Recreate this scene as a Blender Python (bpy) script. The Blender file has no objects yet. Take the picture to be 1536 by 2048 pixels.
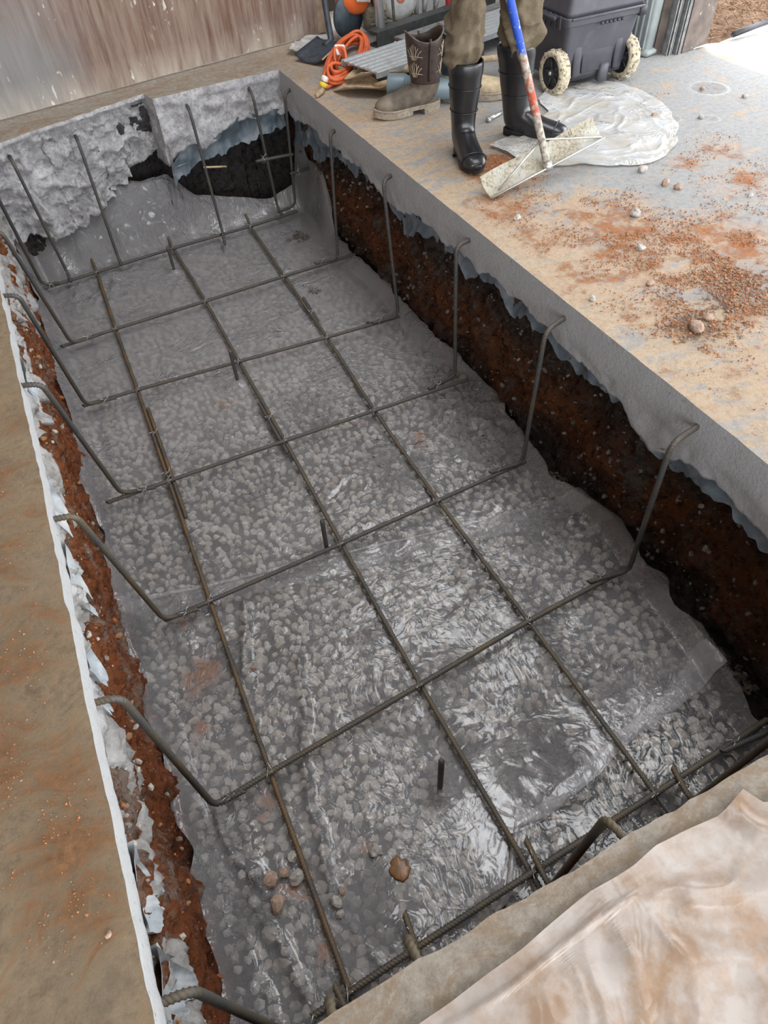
import bpy, bmesh, math, random
import numpy as np
from mathutils import Vector, Matrix, geometry

S = bpy.context.scene
COL = S.collection
PI = math.pi
random.seed(7)
rng = np.random.default_rng(11)

# ------------------------------------------------------------------ camera
def make_camera():
    yaw, pitch, roll, h = .40146, .87272, -.06982, 1.40
    f = Vector((math.sin(yaw)*math.cos(pitch), math.cos(yaw)*math.cos(pitch), -math.sin(pitch)))
    r = Vector((math.cos(yaw), -math.sin(yaw), 0)); u = r.cross(f)
    r2 = r*math.cos(roll) + u*math.sin(roll); u2 = -r*math.sin(roll) + u*math.cos(roll)
    cd = bpy.data.cameras.new('camera'); cam = bpy.data.objects.new('camera', cd); COL.objects.link(cam)
    cd.sensor_fit = 'VERTICAL'; cd.sensor_height = 36.0; cd.lens = 1341.5/2048*36.0
    cd.clip_start = .02; cd.clip_end = 200
    m = Matrix((r2, u2, -f)).transposed().to_4x4(); m.translation = (0, 0, h)
    cam.matrix_world = m; S.camera = cam
make_camera()

# ------------------------------------------------------------------ sky, light, exposure
w = bpy.data.worlds.new('overcast'); S.world = w; w.use_nodes = True
bg = w.node_tree.nodes['Background']; bg.inputs[0].default_value = (.93, .965, 1.0, 1); bg.inputs[1].default_value = 4.6
def area(name, loc, rot, sx, sy, power, portal=False, col=(1, 1, 1)):
    l = bpy.data.lights.new(name, 'AREA'); l.shape = 'RECTANGLE'; l.size = sx; l.size_y = sy; l.energy = power; l.color = col
    l.cycles.is_portal = portal
    o = bpy.data.objects.new(name, l); COL.objects.link(o); o.location = loc; o.rotation_euler = rot; return o
area('daylight_portal_door', (3.85, .2, 1.05), (0, PI/2, 0), 2.1, 6.6, 1, True)
area('daylight_portal_front', (.4, -3.1, 1.2), (PI/2, 0, 0), 6.4, 2.4, 1, True)
area('daylight_portal_roof', (2.15, 1.9, 4.28), (0, 0, 0), 1.9, 5.6, 1, True)  # portal of the overhead opening added to brighten the pit
S.view_settings.view_transform = 'Standard'; S.view_settings.look = 'None'
S.view_settings.gamma = 1.0; S.view_settings.use_curve_mapping = False
S.view_settings.exposure = 0.6

# ------------------------------------------------------------------ noise
def _h(ix, iy, iz, seed):
    n = (ix*374761393 + iy*668265263 + iz*2147483647 + seed*974634777) & 0xffffffff
    n = ((n ^ (n >> 13))*1274126177) & 0xffffffff
    return ((n ^ (n >> 16)) & 0xffff)/65535.0
def vnoise(x, y, z, seed=0):
    x, y, z = np.broadcast_arrays(np.asarray(x, float), np.asarray(y, float), np.asarray(z, float))
    i, j, k = np.floor(x).astype(np.int64), np.floor(y).astype(np.int64), np.floor(z).astype(np.int64)
    u, v, q = x-i, y-j, z-k
    u, v, q = u*u*(3-2*u), v*v*(3-2*v), q*q*(3-2*q)
    r = 0
    for a in (0, 1):
        for b in (0, 1):
            for c in (0, 1):
                r = r + _h(i+a, j+b, k+c, seed)*(u if a else 1-u)*(v if b else 1-v)*(q if c else 1-q)
    return r*2-1
def fbm(x, y, z=0., oct=4, seed=0, gain=.5):
    r, a, f = 0, 1., 1.
    for o in range(oct):
        r = r + a*vnoise(np.asarray(x)*f, np.asarray(y)*f, np.asarray(z)*f, seed+o*17); a *= gain; f *= 2.03
    return r
def ridge(x, y, z=0., oct=3, seed=0):
    r, a, f = 0, 1., 1.
    for o in range(oct):
        r = r + a*(1-np.abs(vnoise(np.asarray(x)*f, np.asarray(y)*f, np.asarray(z)*f, seed+o*31)))**3; a *= .5; f *= 2.1
    return r
def sstep(a, b, x):
    t = np.clip((np.asarray(x, float)-a)/(b-a), 0, 1); return t*t*(3-2*t)

# ------------------------------------------------------------------ materials
class NT:
    def __init__(s, name):
        s.m = bpy.data.materials.new(name); s.m.use_nodes = True; s.t = s.m.node_tree; s.t.nodes.clear()
        s.out = s.t.nodes.new('ShaderNodeOutputMaterial')
    def n(s, kind, **kw):
        nd = s.t.nodes.new('ShaderNode'+kind)
        for k, v in kw.items():
            setattr(nd, k, v)
        return nd
    def put(s, sock, v):
        if hasattr(v, 'node'): s.t.links.new(v, sock)
        elif isinstance(v, tuple) and len(v) == 3 and sock.type == 'RGBA': sock.default_value = (*v, 1)
        else: sock.default_value = v
    def pos(s, kind='Object'):
        if not hasattr(s, '_tc'): s._tc = s.n('TexCoord')
        return s._tc.outputs[kind]
    def scaled(s, v, sc):
        nd = s.n('Mapping'); s.put(nd.inputs['Vector'], v); nd.inputs['Scale'].default_value = sc; return nd.outputs[0]
    def noise(s, scale, detail=4, vec=None, rough=.55, dist=0.):
        nd = s.n('TexNoise'); s.put(nd.inputs['Vector'], vec if vec is not None else s.pos())
        nd.inputs['Scale'].default_value = scale; nd.inputs['Detail'].default_value = detail
        nd.inputs['Roughness'].default_value = rough; nd.inputs['Distortion'].default_value = dist
        return nd.outputs['Fac']
    def voro(s, scale, feature='F1', vec=None, out='Distance'):
        nd = s.n('TexVoronoi', feature=feature); s.put(nd.inputs['Vector'], vec if vec is not None else s.pos())
        nd.inputs['Scale'].default_value = scale; return nd.outputs[out]
    def ramp(s, fac, *stops):
        nd = s.n('ValToRGB'); s.put(nd.inputs[0], fac); e = nd.color_ramp.elements
        while len(e) < len(stops): e.new(.5)
        for el, (p, c) in zip(e, stops):
            el.position = p; el.color = (c, c, c, 1) if not isinstance(c, tuple) else (*c, 1)
        return nd.outputs[0]
    def mr(s, v, a, b, c=0., d=1.):
        nd = s.n('MapRange'); s.put(nd.inputs[0], v)
        for i, q in enumerate((a, b, c, d)): nd.inputs[i+1].default_value = q
        return nd.outputs[0]
    def math(s, op, a, b=0.):
        nd = s.n('Math', operation=op); s.put(nd.inputs[0], a); s.put(nd.inputs[1], b); return nd.outputs[0]
    def mix(s, f, a, b, mode='MIX'):
        nd = s.n('MixRGB', blend_type=mode); s.put(nd.inputs[0], f); s.put(nd.inputs[1], a); s.put(nd.inputs[2], b); return nd.outputs[0]
    def bump(s, h, strength=.5, dist=.01, nrm=None):
        nd = s.n('Bump'); s.put(nd.inputs['Height'], h); nd.inputs['Strength'].default_value = strength
        nd.inputs['Distance'].default_value = dist
        if nrm is not None: s.put(nd.inputs['Normal'], nrm)
        return nd.outputs[0]
    def axis(s, i, kind='Object'):
        nd = s.n('SeparateXYZ'); s.put(nd.inputs[0], s.pos(kind)); return nd.outputs[i]
    def blobs(s, pts):
        r = None
        for (x, y, rad, k) in pts:
            nd = s.n('VectorMath', operation='DISTANCE'); s.put(nd.inputs[0], s.flat()); nd.inputs[1].default_value = (x, y, 0)
            v = s.mr(nd.outputs['Value'], 0, rad, k, 0)
            r = v if r is None else s.math('MAXIMUM', r, v)
        return r
    def flat(s):
        if not hasattr(s, '_fl'): s._fl = s.scaled(s.pos(), (1, 1, 0))
        return s._fl
    def bsdf(s, col, rough=.8, metal=0., nrm=None, spec=.5, **kw):
        b = s.n('BsdfPrincipled'); s.put(b.inputs['Base Color'], col); s.put(b.inputs['Roughness'], rough)
        s.put(b.inputs['Metallic'], metal); s.put(b.inputs['Specular IOR Level'], spec)
        if nrm is not None: s.put(b.inputs['Normal'], nrm)
        for k, v in kw.items(): s.put(b.inputs[k], v)
        s.t.links.new(b.outputs[0], s.out.inputs[0]); return s.m
def plain(name, col, rough=.6, metal=0., vary=.25, scale=30, bump=.2, dirt=None, dirt_at=(.55, .75), dscale=8, spec=.5):
    s = NT(name); n = s.noise(scale, 4)
    c = s.mix(s.mr(n, .3, .7), tuple(q*(1-vary) for q in col), tuple(min(1, q*(1+vary)) for q in col))
    if dirt is not None:
        c = s.mix(s.ramp(s.noise(dscale, 6), (dirt_at[0], 0.), (dirt_at[1], 1.)), c, dirt)
    return s.bsdf(c, rough, metal, s.bump(n, bump, .003), spec)

ORANGE = [(1.87, 2.70, .24, 1.7), (2.05, 2.83, .2, .8), (2.06, 2.06, .3, .85), (1.93, 2.15, .3, .8), (2.18, 1.75, .4, .95), (2.31, 1.67, .3, .95),
          (2.12, 1.55, .4, .8), (1.70, 2.05, .3, .7), (2.69, 2.03, .3, .7), (2.62, 2.31, .16, .75), (1.85, 1.65, .35, .7), (1.92, 1.91, .35, 1),
          (2.0, 1.3, .35, .6), (1.72, 1.45, .3, .6), (1.63, 1.75, .3, .65), (2.85, 2.32, .22, .75), (2.83, 3.1, .32, .5), (1.66, 2.38, .25, 1.0), (2.4, 1.4, .5, .8), (1.9, 1.0, .6, .55)]
BROWN = [(1.75, 1.31, .16, 1), (1.95, 1.40, .2, .8), (2.13, 1.44, .22, .7)]
LEFT_O = [(-.47, .61, .16, 1), (-.46, .5, .14, .9), (-.55, 1.1, .25, .8), (-.46, .75, .16, .8), (-.4, 1.98, .12, .6), (-.6, 1.45, .25, .7), (-.6, .85, .25, .75), (-.55, 1.75, .2, .6)]
def floor_mat():
    s = NT('concrete_floor')
    x = s.axis(0)
    n1, n2, n3 = s.noise(1.6, 6), s.noise(9, 9, rough=.72), s.noise(70, 8, rough=.78)
    wv = s.n('VectorMath', operation='ADD'); s.put(wv.inputs[0], s.pos()); wn = s.n('TexNoise'); wn.inputs['Scale'].default_value = 2.4; s.put(wn.inputs['Vector'], s.pos())
    ws = s.n('VectorMath', operation='SCALE'); s.put(ws.inputs[0], wn.outputs['Color']); ws.inputs['Scale'].default_value = .5; s.put(wv.inputs[1], ws.outputs[0])
    swirl = s.mr(s.noise(9, 12, s.scaled(wv.outputs[0], (.55, 1.7, 1)), .78), .32, .68)      # dust swept in strokes
    grain = s.mr(s.noise(34, 10, rough=.82), .36, .64)
    grey = s.mix(grain, (.34, .337, .335), (.53, .526, .52))
    tan = s.mix(grain, (.50, .335, .205), (.78, .62, .45))
    edge = s.mr(s.math('ADD', x, s.math('MULTIPLY', n1, .9)), 1.75, 3.0, .36, -.10)
    dirt = s.math('ADD', s.math('MULTIPLY', swirl, 1.0), s.math('ADD', edge, s.math('MULTIPLY', s.blobs(ORANGE), .22)))
    right = s.mix(s.ramp(dirt, (.50, 0.), (.80, .95)), grey, tan)
    pink = s.mix(grain, (.52, .28, .17), (.76, .53, .38))
    right = s.mix(s.math('MULTIPLY', s.ramp(s.math('ADD', s.math('MULTIPLY', s.blobs(ORANGE), .5), s.math('MULTIPLY', grain, .5)), (.40, 0.), (.80, 1.)), .85), right, pink)
    o = s.math('ADD', s.math('MULTIPLY', s.blobs(ORANGE), .36), s.math('ADD', s.math('MULTIPLY', s.mr(n2, .34, .66), .42), s.math('MULTIPLY', grain, .28)))
    orange = s.mix(grain, (.34, .10, .035), (.70, .29, .11))
    right = s.mix(s.ramp(o, (.56, 0.), (.72, .95)), right, orange)
    b = s.math('ADD', s.math('MULTIPLY', s.blobs(BROWN), .55), s.math('MULTIPLY', grain, .7))
    right = s.mix(s.ramp(b, (.56, 0.), (.80, .9)), right, s.mix(n3, (.07, .04, .028), (.26, .15, .10)))
    specks = s.ramp(s.noise(85, 4, rough=.7), (.62, 0.), (.68, .85))
    right = s.mix(s.math('MULTIPLY', specks, s.ramp(swirl, (.40, .25), (.55, 1.))), right, (.17, .085, .05))
    # left slab: olive brown film of mud with clay smears
    lt = s.mix(s.math('ADD', s.math('MULTIPLY', swirl, .5), s.math('MULTIPLY', grain, .5)), (.18, .12, .068), (.55, .42, .275))
    lt = s.mix(s.math('MULTIPLY', s.ramp(s.noise(5, 6), (.5, 0.), (.75, 1.)), .5), lt, (.25, .21, .16))
    lo = s.math('ADD', s.math('MULTIPLY', s.blobs(LEFT_O), .30), s.math('ADD', s.math('MULTIPLY', swirl, .45), s.math('MULTIPLY', grain, .25)))
    lt = s.mix(s.ramp(lo, (.42, 0.), (.60, .9)), lt, s.mix(grain, (.20, .09, .035), (.46, .23, .105)))
    side = s.mr(x, -.37, -.36)
    c = s.mix(side, lt, right)
    # near strip and back strip: beige dust
    y = s.axis(1)
    strip = s.mix(grain, (.30, .25, .195), (.56, .49, .41))
    strip = s.mix(s.math('MULTIPLY', s.ramp(swirl, (.45, 0.), (.62, 1.)), .5), strip, (.36, .23, .13))
    strip = s.mix(s.ramp(s.noise(7, 5), (.62, 0.), (.72, .7)), strip, (.45, .22, .12))
    inx = s.math('MULTIPLY', s.mr(x, -.40, -.34), s.mr(x, 1.40, 1.75, 1, 0))
    iny = s.math('MAXIMUM', s.mr(y, .13, .16, 1, 0), s.mr(y, 4.30, 4.40))
    c = s.mix(s.math('MULTIPLY', inx, iny), c, strip)
    h = s.math('ADD', s.math('MULTIPLY', grain, 1.2), s.math('ADD', s.math('MULTIPLY', s.ramp(o, (.56, 0.), (.75, 1.)), s.math('ADD', .5, n3)), s.math('MULTIPLY', s.ramp(lo, (.46, 0.), (.66, .7)), n3)))
    wet = s.mr(s.blobs([(2.90, 2.74, .08, 1), (3.06, 2.63, .07, 1), (3.35, 2.95, .16, 1)]), .25, .45, .88, .08)
    return s.bsdf(c, wet, 0, s.bump(h, .8, .007), .3)
def edge_mat(name, top_white, low, mid):
    # sawn concrete face: pale clean strip above, rougher broken concrete below
    s = NT(name); z = s.axis(2); n = s.noise(14, 8, rough=.7); n2 = s.noise(70, 6, rough=.75)
    c = s.mix(n2, tuple(q*.8 for q in top_white), top_white)
    lowc = s.mix(s.ramp(n, (.35, 0.), (.65, 1.)), low, mid)
    f = s.mr(s.math('ADD', z, s.math('MULTIPLY', n, .035)), -.095, -.06)
    c = s.mix(f, lowc, c)
    c = s.mix(s.ramp(s.noise(45, 5, rough=.7), (.60, 0.), (.72, .6)), c, tuple(q*.35 for q in low))
    return s.bsdf(c, .92, 0, s.bump(s.math('ADD', n2, n), .8, .012), .25)
def rough_concrete():
    s = NT('rough_concrete'); n = s.noise(11, 9, rough=.75); n2 = s.noise(60, 6, rough=.75)
    c = s.mix(s.ramp(n, (.32, 0.), (.62, 1.)), (.34, .32, .33), (.82, .80, .81))
    c = s.mix(s.ramp(n2, (.3, 0.), (.5, 1.)), (.30, .28, .28), c)
    return s.bsdf(c, .95, 0, s.bump(s.math('ADD', n, n2), .9, .02), .2)
def soil_mat(name, bands):
    # bands: strata by depth, a property of the ground itself
    s = NT(name); z = s.axis(2); n = s.noise(7, 8, rough=.7); n2 = s.noise(48, 7, rough=.75); nb = s.noise(2.2, 5)
    d = s.math('ADD', s.math('MULTIPLY', z, -1.), s.math('ADD', s.math('MULTIPLY', n, .22), s.math('MULTIPLY', nb, .30)))
    d = s.mr(d, 0., 1.3)
    c = s.ramp(d, *[((p+.26)/1.3, q) for p, q in bands])
    g = s.ramp(s.noise(5.5, 9, rough=.75), (.52, 0.), (.62, .85))
    c = s.mix(g, c, bands[0][1])
    gr = s.noise(26, 10, rough=.8)
    c = s.mix(s.ramp(gr, (.40, .85), (.53, 0.)), c, tuple(q*.22 for q in bands[1][1]))  # low spots of the grain darkened: pit shade put into the colour
    c = s.mix(s.ramp(s.noise(60, 6, rough=.75), (.58, 0.), (.68, .55)), c, tuple(min(1, q*1.7) for q in bands[0][1]))
    return s.bsdf(c, .96, 0, s.bump(s.math('ADD', s.math('MULTIPLY', gr, 1.4), n), 1., .03), .15)
def island_mat(name, cols, rough=.85, bump_scale=60, bump=.4):
    s = NT(name); g = s.n('NewGeometry').outputs['Random Per Island']; oi = s.n('ObjectInfo').outputs['Random']
    r = s.math('FRACT', s.math('ADD', g, oi)); k = len(cols)
    c = s.ramp(r, *[(i/(k-1), q) for i, q in enumerate(cols)])
    n = s.noise(bump_scale, 5)
    c = s.mix(.55, c, s.mix(n, (.25, .25, .25), (1, 1, 1)), 'MULTIPLY')
    return s.bsdf(c, rough, 0, s.bump(n, bump, .004), .3)
def film_mat(name, milky=.16, tint=(.93, .92, .92), haze=(.88, .86, .88), stains=(), stain_col=(.32, .13, .05), bump=.8, bscale=18, rough=.065, dust=None, gloss=1.1, crinkle=(), dusty_dim_end=False):
    s = NT(name)
    # stretched crinkles in two directions
    warp = s.n('VectorMath', operation='ADD'); s.put(warp.inputs[0], s.pos()); nz = s.n('TexNoise'); nz.inputs['Scale'].default_value = 3.5
    s.put(nz.inputs['Vector'], s.pos()); mm = s.n('VectorMath', operation='SCALE'); s.put(mm.inputs[0], nz.outputs['Color']); mm.inputs['Scale'].default_value = .35
    s.put(warp.inputs[1], mm.outputs[0]); wv = warp.outputs[0]
    def crease(vec, sc):
        n = s.noise(sc, 3, vec, .5); return s.math('POWER', s.math('SUBTRACT', 1., s.math('ABSOLUTE', s.math('MULTIPLY', s.math('SUBTRACT', n, .5), 4.))), 6.)
    h = s.math('ADD', crease(s.scaled(wv, (1, 2.2, 1)), bscale*.35), s.math('MULTIPLY', crease(s.scaled(wv, (2.0, .8, 1)), bscale), .5))
    area = s.ramp(s.noise(3.4, 4), (.52, .04), (.66, .5))
    if crinkle: area = s.math('MAXIMUM', area, s.math('MULTIPLY', s.blobs(crinkle), s.ramp(s.noise(9, 4), (.40, .1), (.55, 1.6))))
    nrm = s.bump(s.math('MULTIPLY', h, area), bump, .045)
    tr = s.n('BsdfTransparent'); s.put(tr.inputs[0], tint)
    df = s.n('BsdfDiffuse'); tl = s.n('BsdfTranslucent')
    col = haze
    fac = s.math('ADD', s.mr(s.noise(3.0, 5), .3, .75, milky*.8, milky*1.25), s.math('MULTIPLY', h, .025))
    if dusty_dim_end:   # the far end carries dust haze, its grey darkened to paint the shade there
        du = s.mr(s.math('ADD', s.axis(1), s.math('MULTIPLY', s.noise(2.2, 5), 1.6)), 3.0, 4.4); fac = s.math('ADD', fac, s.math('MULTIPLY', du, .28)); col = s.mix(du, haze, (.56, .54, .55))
    if dust is not None:
        dm = s.ramp(s.noise(7, 8, rough=.68), (.42, 0.), (.62, 1.)); col = s.mix(dm, haze, dust)
    if stains:
        sm = s.math('MULTIPLY', s.blobs(stains), s.ramp(s.noise(22, 7, rough=.75), (.36, 0.), (.62, 1.4)))
        sm = s.ramp(sm, (.15, 0.), (.6, .85)); col = s.mix(sm, col, stain_col); fac = s.math('MAXIMUM', fac, sm)
    s.put(df.inputs[0], col); s.put(tl.inputs[0], col)
    a = s.n('MixShader'); a.inputs[0].default_value = .3; s.t.links.new(df.outputs[0], a.inputs[1]); s.t.links.new(tl.outputs[0], a.inputs[2])
    b = s.n('MixShader'); s.put(b.inputs[0], fac); s.t.links.new(tr.outputs[0], b.inputs[1]); s.t.links.new(a.outputs[0], b.inputs[2])
    gl = s.n('BsdfGlossy'); gl.inputs['Roughness'].default_value = rough; gl.distribution = 'GGX'; s.put(gl.inputs['Normal'], nrm)
    fr = s.n('Fresnel'); fr.inputs['IOR'].default_value = 1.55; s.put(fr.inputs['Normal'], nrm)
    g = s.n('MixShader'); s.put(g.inputs[0], s.math('MINIMUM', s.math('MULTIPLY', fr.outputs[0], gloss), 1.)); s.t.links.new(b.outputs[0], g.inputs[1]); s.t.links.new(gl.outputs[0], g.inputs[2])
    s.t.links.new(g.outputs[0], s.out.inputs[0]); return s.m
def wall_mat():
    s = NT('streaked_plywood')
    st = s.scaled(s.pos(), (1, 1, .16)); n = s.noise(7, 8, st, .68, .6); fine = s.noise(34, 8, s.scaled(s.pos(), (1, 1, .07)), .7)
    big = s.noise(1.3, 5)
    red = s.mix(n, (.075, .032, .022), (.23, .135, .10))
    c = s.mix(s.ramp(fine, (.38, 0.), (.68, .8)), red, (.33, .26, .21))
    grey = s.mix(fine, (.15, .14, .135), (.29, .275, .265))
    lowl = s.math('MULTIPLY', s.mr(s.axis(2), .08, .75, 1, 0), s.mr(s.axis(0), .45, -.5))
    m = s.ramp(s.math('ADD', s.math('MULTIPLY', big, .9), s.math('MULTIPLY', lowl, .9)), (.46, 0.), (.80, 1.))
    c = s.mix(m, c, grey)
    c = s.mix(s.math('MULTIPLY', s.mr(s.axis(2), 0., .16, 1, 0), s.ramp(n, (.35, 0.), (.6, .8))), c, (.50, .44, .37))
    sp = s.math('MULTIPLY', s.ramp(s.noise(38, 3, s.scaled(s.pos(), (1, 1, .45))), (.63, 0.), (.67, 1.)), s.ramp(s.noise(1.9, 2), (.48, 0.), (.60, 1.)))
    c = s.mix(sp, c, (.72, .70, .66))
    return s.bsdf(c, .75, 0, s.bump(s.math('ADD', fine, n), .5, .008), .35)
def rebar_mat(name, a, b, rust, amt):
    s = NT(name); n = s.noise(6, 5); n2 = s.noise(120, 4)
    c = s.mix(n2, a, b); c = s.mix(s.math('MULTIPLY', s.ramp(n, (.40, 0.), (.62, 1.)), amt), c, rust)
    return s.bsdf(c, .62, .35, s.bump(n2, .3, .001), .4)
def handle_mat():
    s = NT('worn_painted_handle'); z = s.axis(2)
    n = s.noise(30, 6, s.scaled(s.pos(), (1, 1, .5)), .7); d = s.math('ADD', z, s.math('MULTIPLY', s.math('SUBTRACT', n, .5), .16))
    bare = s.mix(s.ramp(s.noise(60, 6, rough=.7), (.40, 0.), (.60, 1.)), (.16, .14, .115), (.46, .42, .36))
    blue = s.mix(s.ramp(s.noise(45, 5), (.60, 0.), (.68, .8)), (.015, .07, .45), (.5, .5, .48))
    red = s.mix(s.ramp(s.noise(38, 5), (.52, 0.), (.64, .9)), (.42, .075, .04), bare)
    rm = s.math('MULTIPLY', s.mr(d, .20, .22), s.mr(d, .42, .43, 1, 0))
    rm = s.math('MULTIPLY', rm, s.math('SUBTRACT', 1., s.math('MULTIPLY', s.mr(d, .315, .325), s.ramp(n, (.42, 1.), (.62, 0.)))))
    c = s.mix(rm, bare, red); c = s.mix(s.mr(d, .425, .44), c, blue)
    return s.bsdf(c, .55, 0, s.bump(n, .2, .002), .4)

# places where the film in the pit is finely crumpled: x, y, radius, strength
CR = [(1.45, 2.1, .30, 1), (1.38, 1.9, .25, .9), (1.3, 1.35, .22, .6), (.95, 2.0, .25, .7), (.75, 2.55, .25, .6), (1.0, 2.75, .25, .5), (.3, 4.5, .35, 1), (.0, 4.35, .3, 1), (.6, 4.55, .25, 1), (.85, 3.5, .22, .5), (1.1, .75, .2, .6), (.75, .55, .2, .7), (-.3, .6, .15, .8), (-.25, 1.7, .2, .5), (.6, .95, .15, .5)]
M = {}
M['floor'] = floor_mat()
M['face_right'] = edge_mat('sawn_face_right', (.50, .50, .51), (.40, .40, .41), (.48, .47, .48))
M['face_left'] = edge_mat('sawn_face_left', (.66, .66, .66), (.26, .235, .21), (.56, .55, .54))
M['face_back'] = rough_concrete()
M['soil_left'] = soil_mat('red_clay_bank', [(.02, (.44, .38, .32)), (.24, (.42, .15, .06)), (.50, (.40, .125, .045)), (.95, (.30, .095, .045))])
M['soil_right'] = soil_mat('dark_soil_bank', [(.15, (.165, .14, .122)), (.38, (.085, .056, .042)), (.58, (.24, .085, .032)), (.72, (.18, .066, .028)), (.90, (.085, .068, .06))])
M['soil_back'] = soil_mat('grey_soil_bank', [(.1, (.16, .15, .15)), (.40, (.12, .11, .11)), (.9, (.14, .12, .11))])
M['gravel'] = island_mat('crushed_stone', [(.48, .44, .38), (.62, .58, .52), (.54, .46, .37), (.76, .72, .66), (.42, .39, .36), (.66, .60, .52)])
M['crumb'] = island_mat('clay_crumb', [(.42, .15, .055), (.55, .23, .09), (.30, .10, .05), (.48, .25, .12), (.25, .13, .08), (.38, .33, .28)])
M['darkcrumb'] = island_mat('grey_crumb', [(.13, .105, .09), (.19, .165, .15), (.09, .07, .06), (.26, .235, .21)])
M['clod'] = plain('stone_grey', (.36, .33, .30), .9, vary=.35, scale=55, bump=.8)
M['clodred'] = plain('stone_muddy', (.32, .22, .165), .9, vary=.35, scale=55, bump=.8, dirt=(.36, .15, .075))
M['film'] = film_mat('clear_film', .20, dusty_dim_end=True, crinkle=CR, stains=[(-.21, 1.36, .13, 1), (-.28, 1.17, .07, 1), (-.15, .82, .08, .8), (-.14, .55, .10, .9), (-.12, .36, .06, .9), (1.10, 2.08, .10, .8), (.1, .55, .05, .7), (.33, 2.8, .08, .7), (-.2, 1.62, .08, .7)])
M['film2'] = film_mat('clear_film_second', .13, crinkle=CR)
M['hem'] = film_mat('milky_hem', .26)
M['filmfloor'] = film_mat('white_floor_film', .80, haze=(.74, .745, .755), dust=(.68, .63, .55), bump=1., bscale=13, rough=.25, gloss=.8)
M['filmnear'] = film_mat('muddy_floor_film', .90, haze=(.57, .50, .455), dust=(.40, .265, .175), bump=.22, bscale=5, rough=.3, gloss=.8,
                         stains=[(.62, -.12, .2, .5), (.95, -.1, .2, .5), (.35, -.1, .16, .4)], stain_col=(.50, .31, .19))
M['torn'] = None
def torn_mat():
    s = NT('old_torn_film'); n = s.noise(26, 6, rough=.7); c = s.mix(n, (.055, .075, .098), (.15, .185, .215))
    c = s.mix(s.ramp(s.noise(7, 5), (.52, 0.), (.70, .7)), c, (.27, .29, .31))
    return s.bsdf(c, .42, 0, s.bump(n, .6, .012), .5)
M['torn'] = torn_mat(); M['torn_pale'] = plain('pale_torn_film', (.34, .37, .40), .5, vary=.3, scale=26, bump=.5, dirt=(.52, .52, .51), dirt_at=(.45, .65))
M['wall'] = wall_mat()
M['bar_dark'] = rebar_mat('dark_rebar', (.045, .047, .05), (.11, .11, .11), (.14, .10, .06), .5)
M['bar_rust'] = rebar_mat('rusty_rebar', (.055, .05, .045), (.11, .10, .085), (.20, .115, .045), .75)
M['bar_tan'] = rebar_mat('tan_rebar', (.055, .055, .052), (.12, .115, .105), (.17, .12, .06), .6)
M['wire'] = plain('tie_wire_steel', (.50, .50, .50), .38, .8, vary=.15)
M['rubber'] = plain('black_rubber', (.013, .0135, .016), .27, vary=.2, scale=8, bump=.05, spec=.6)
M['rubbersole'] = plain('black_rubber_sole', (.015, .015, .017), .6, vary=.3)
M['trouser'] = plain('brown_canvas', (.13, .102, .068), .9, vary=.25, scale=220, bump=.4, dirt=(.24, .20, .145), dirt_at=(.5, .8), spec=.2)
M['shirt'] = plain('dark_shirt', (.05, .055, .065), .9)
M['skin'] = plain('skin', (.50, .31, .22), .55, vary=.08)
M['hair'] = plain('hair', (.05, .035, .025), .7)
M['leather'] = plain('brown_leather', (.042, .025, .021), .45, vary=.35, scale=40, bump=.4, dirt=(.07, .048, .038), dirt_at=(.45, .75), dscale=10)
M['leather_dusty'] = plain('dusty_leather', (.10, .078, .06), .7, vary=.35, scale=30, bump=.4, dirt=(.22, .175, .13), dirt_at=(.45, .7))
M['leather_tan'] = plain('tan_dusty_leather', (.42, .33, .21), .8, vary=.3, scale=25, bump=.5)
M['sole'] = plain('dusty_sole', (.30, .25, .195), .9, vary=.3, scale=60, bump=.5)
M['stitch'] = plain('cream_stitching', (.50, .42, .31), .8)
M['handle'] = handle_mat()
M['blade'] = plain('muddy_blade', (.33, .295, .225), .85, vary=.35, scale=90, bump=.8, dirt=(.46, .45, .41), dirt_at=(.5, .7))
M['steel'] = plain('bare_steel', (.52, .52, .50), .35, .8, vary=.2)
M['chrome'] = plain('bright_tube', (.80, .82, .84), .3, .85, vary=.08)
M['alu'] = plain('aluminium_plank', (.46, .485, .50), .5, .45, vary=.15, scale=40, dirt=(.36, .35, .33))
M['darksteel'] = plain('dark_steel', (.07, .075, .075), .5, .4, vary=.3)
M['shovelblack'] = plain('black_shovel', (.035, .045, .06), .45, vary=.4)
M['spade'] = plain('dirty_spade', (.46, .345, .225), .85, vary=.3, scale=30, bump=.6, dirt=(.20, .13, .085))
M['cord'] = plain('orange_cord', (.62, .13, .045), .5, vary=.25, scale=14)
M['orange'] = plain('orange_plastic', (.75, .15, .035), .35, vary=.12, scale=6, dirt=(.5, .42, .36), dirt_at=(.62, .75))
M['pvc'] = plain('grey_pvc', (.15, .20, .23), .4, vary=.1, scale=8)
M['toolbox'] = plain('charcoal_plastic', (.060, .058, .072), .5, vary=.18, scale=10, bump=.1, dirt=(.13, .125, .13), dirt_at=(.55, .85))
M['toolboxdark'] = plain('black_plastic', (.03, .03, .036), .5)
M['tyre'] = plain('muddy_tyre', (.46, .40, .29), .95, vary=.3, scale=70, bump=.6, dirt=(.12, .10, .08), dirt_at=(.56, .62), dscale=60)
M['greenbin'] = plain('grey_green_plastic', (.27, .30, .295), .5, vary=.12, scale=12)
M['jamb'] = plain('brown_door_wood', (.13, .10, .085), .8, vary=.3, scale=18, dirt=(.55, .52, .48), dirt_at=(.66, .70), dscale=28)
M['angle'] = plain('grey_angle_steel', (.27, .27, .27), .5, .5, vary=.3)
M['grey'] = plain('grey_enamel', (.46, .47, .46), .45, vary=.15, dirt=(.3, .26, .2))
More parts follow.
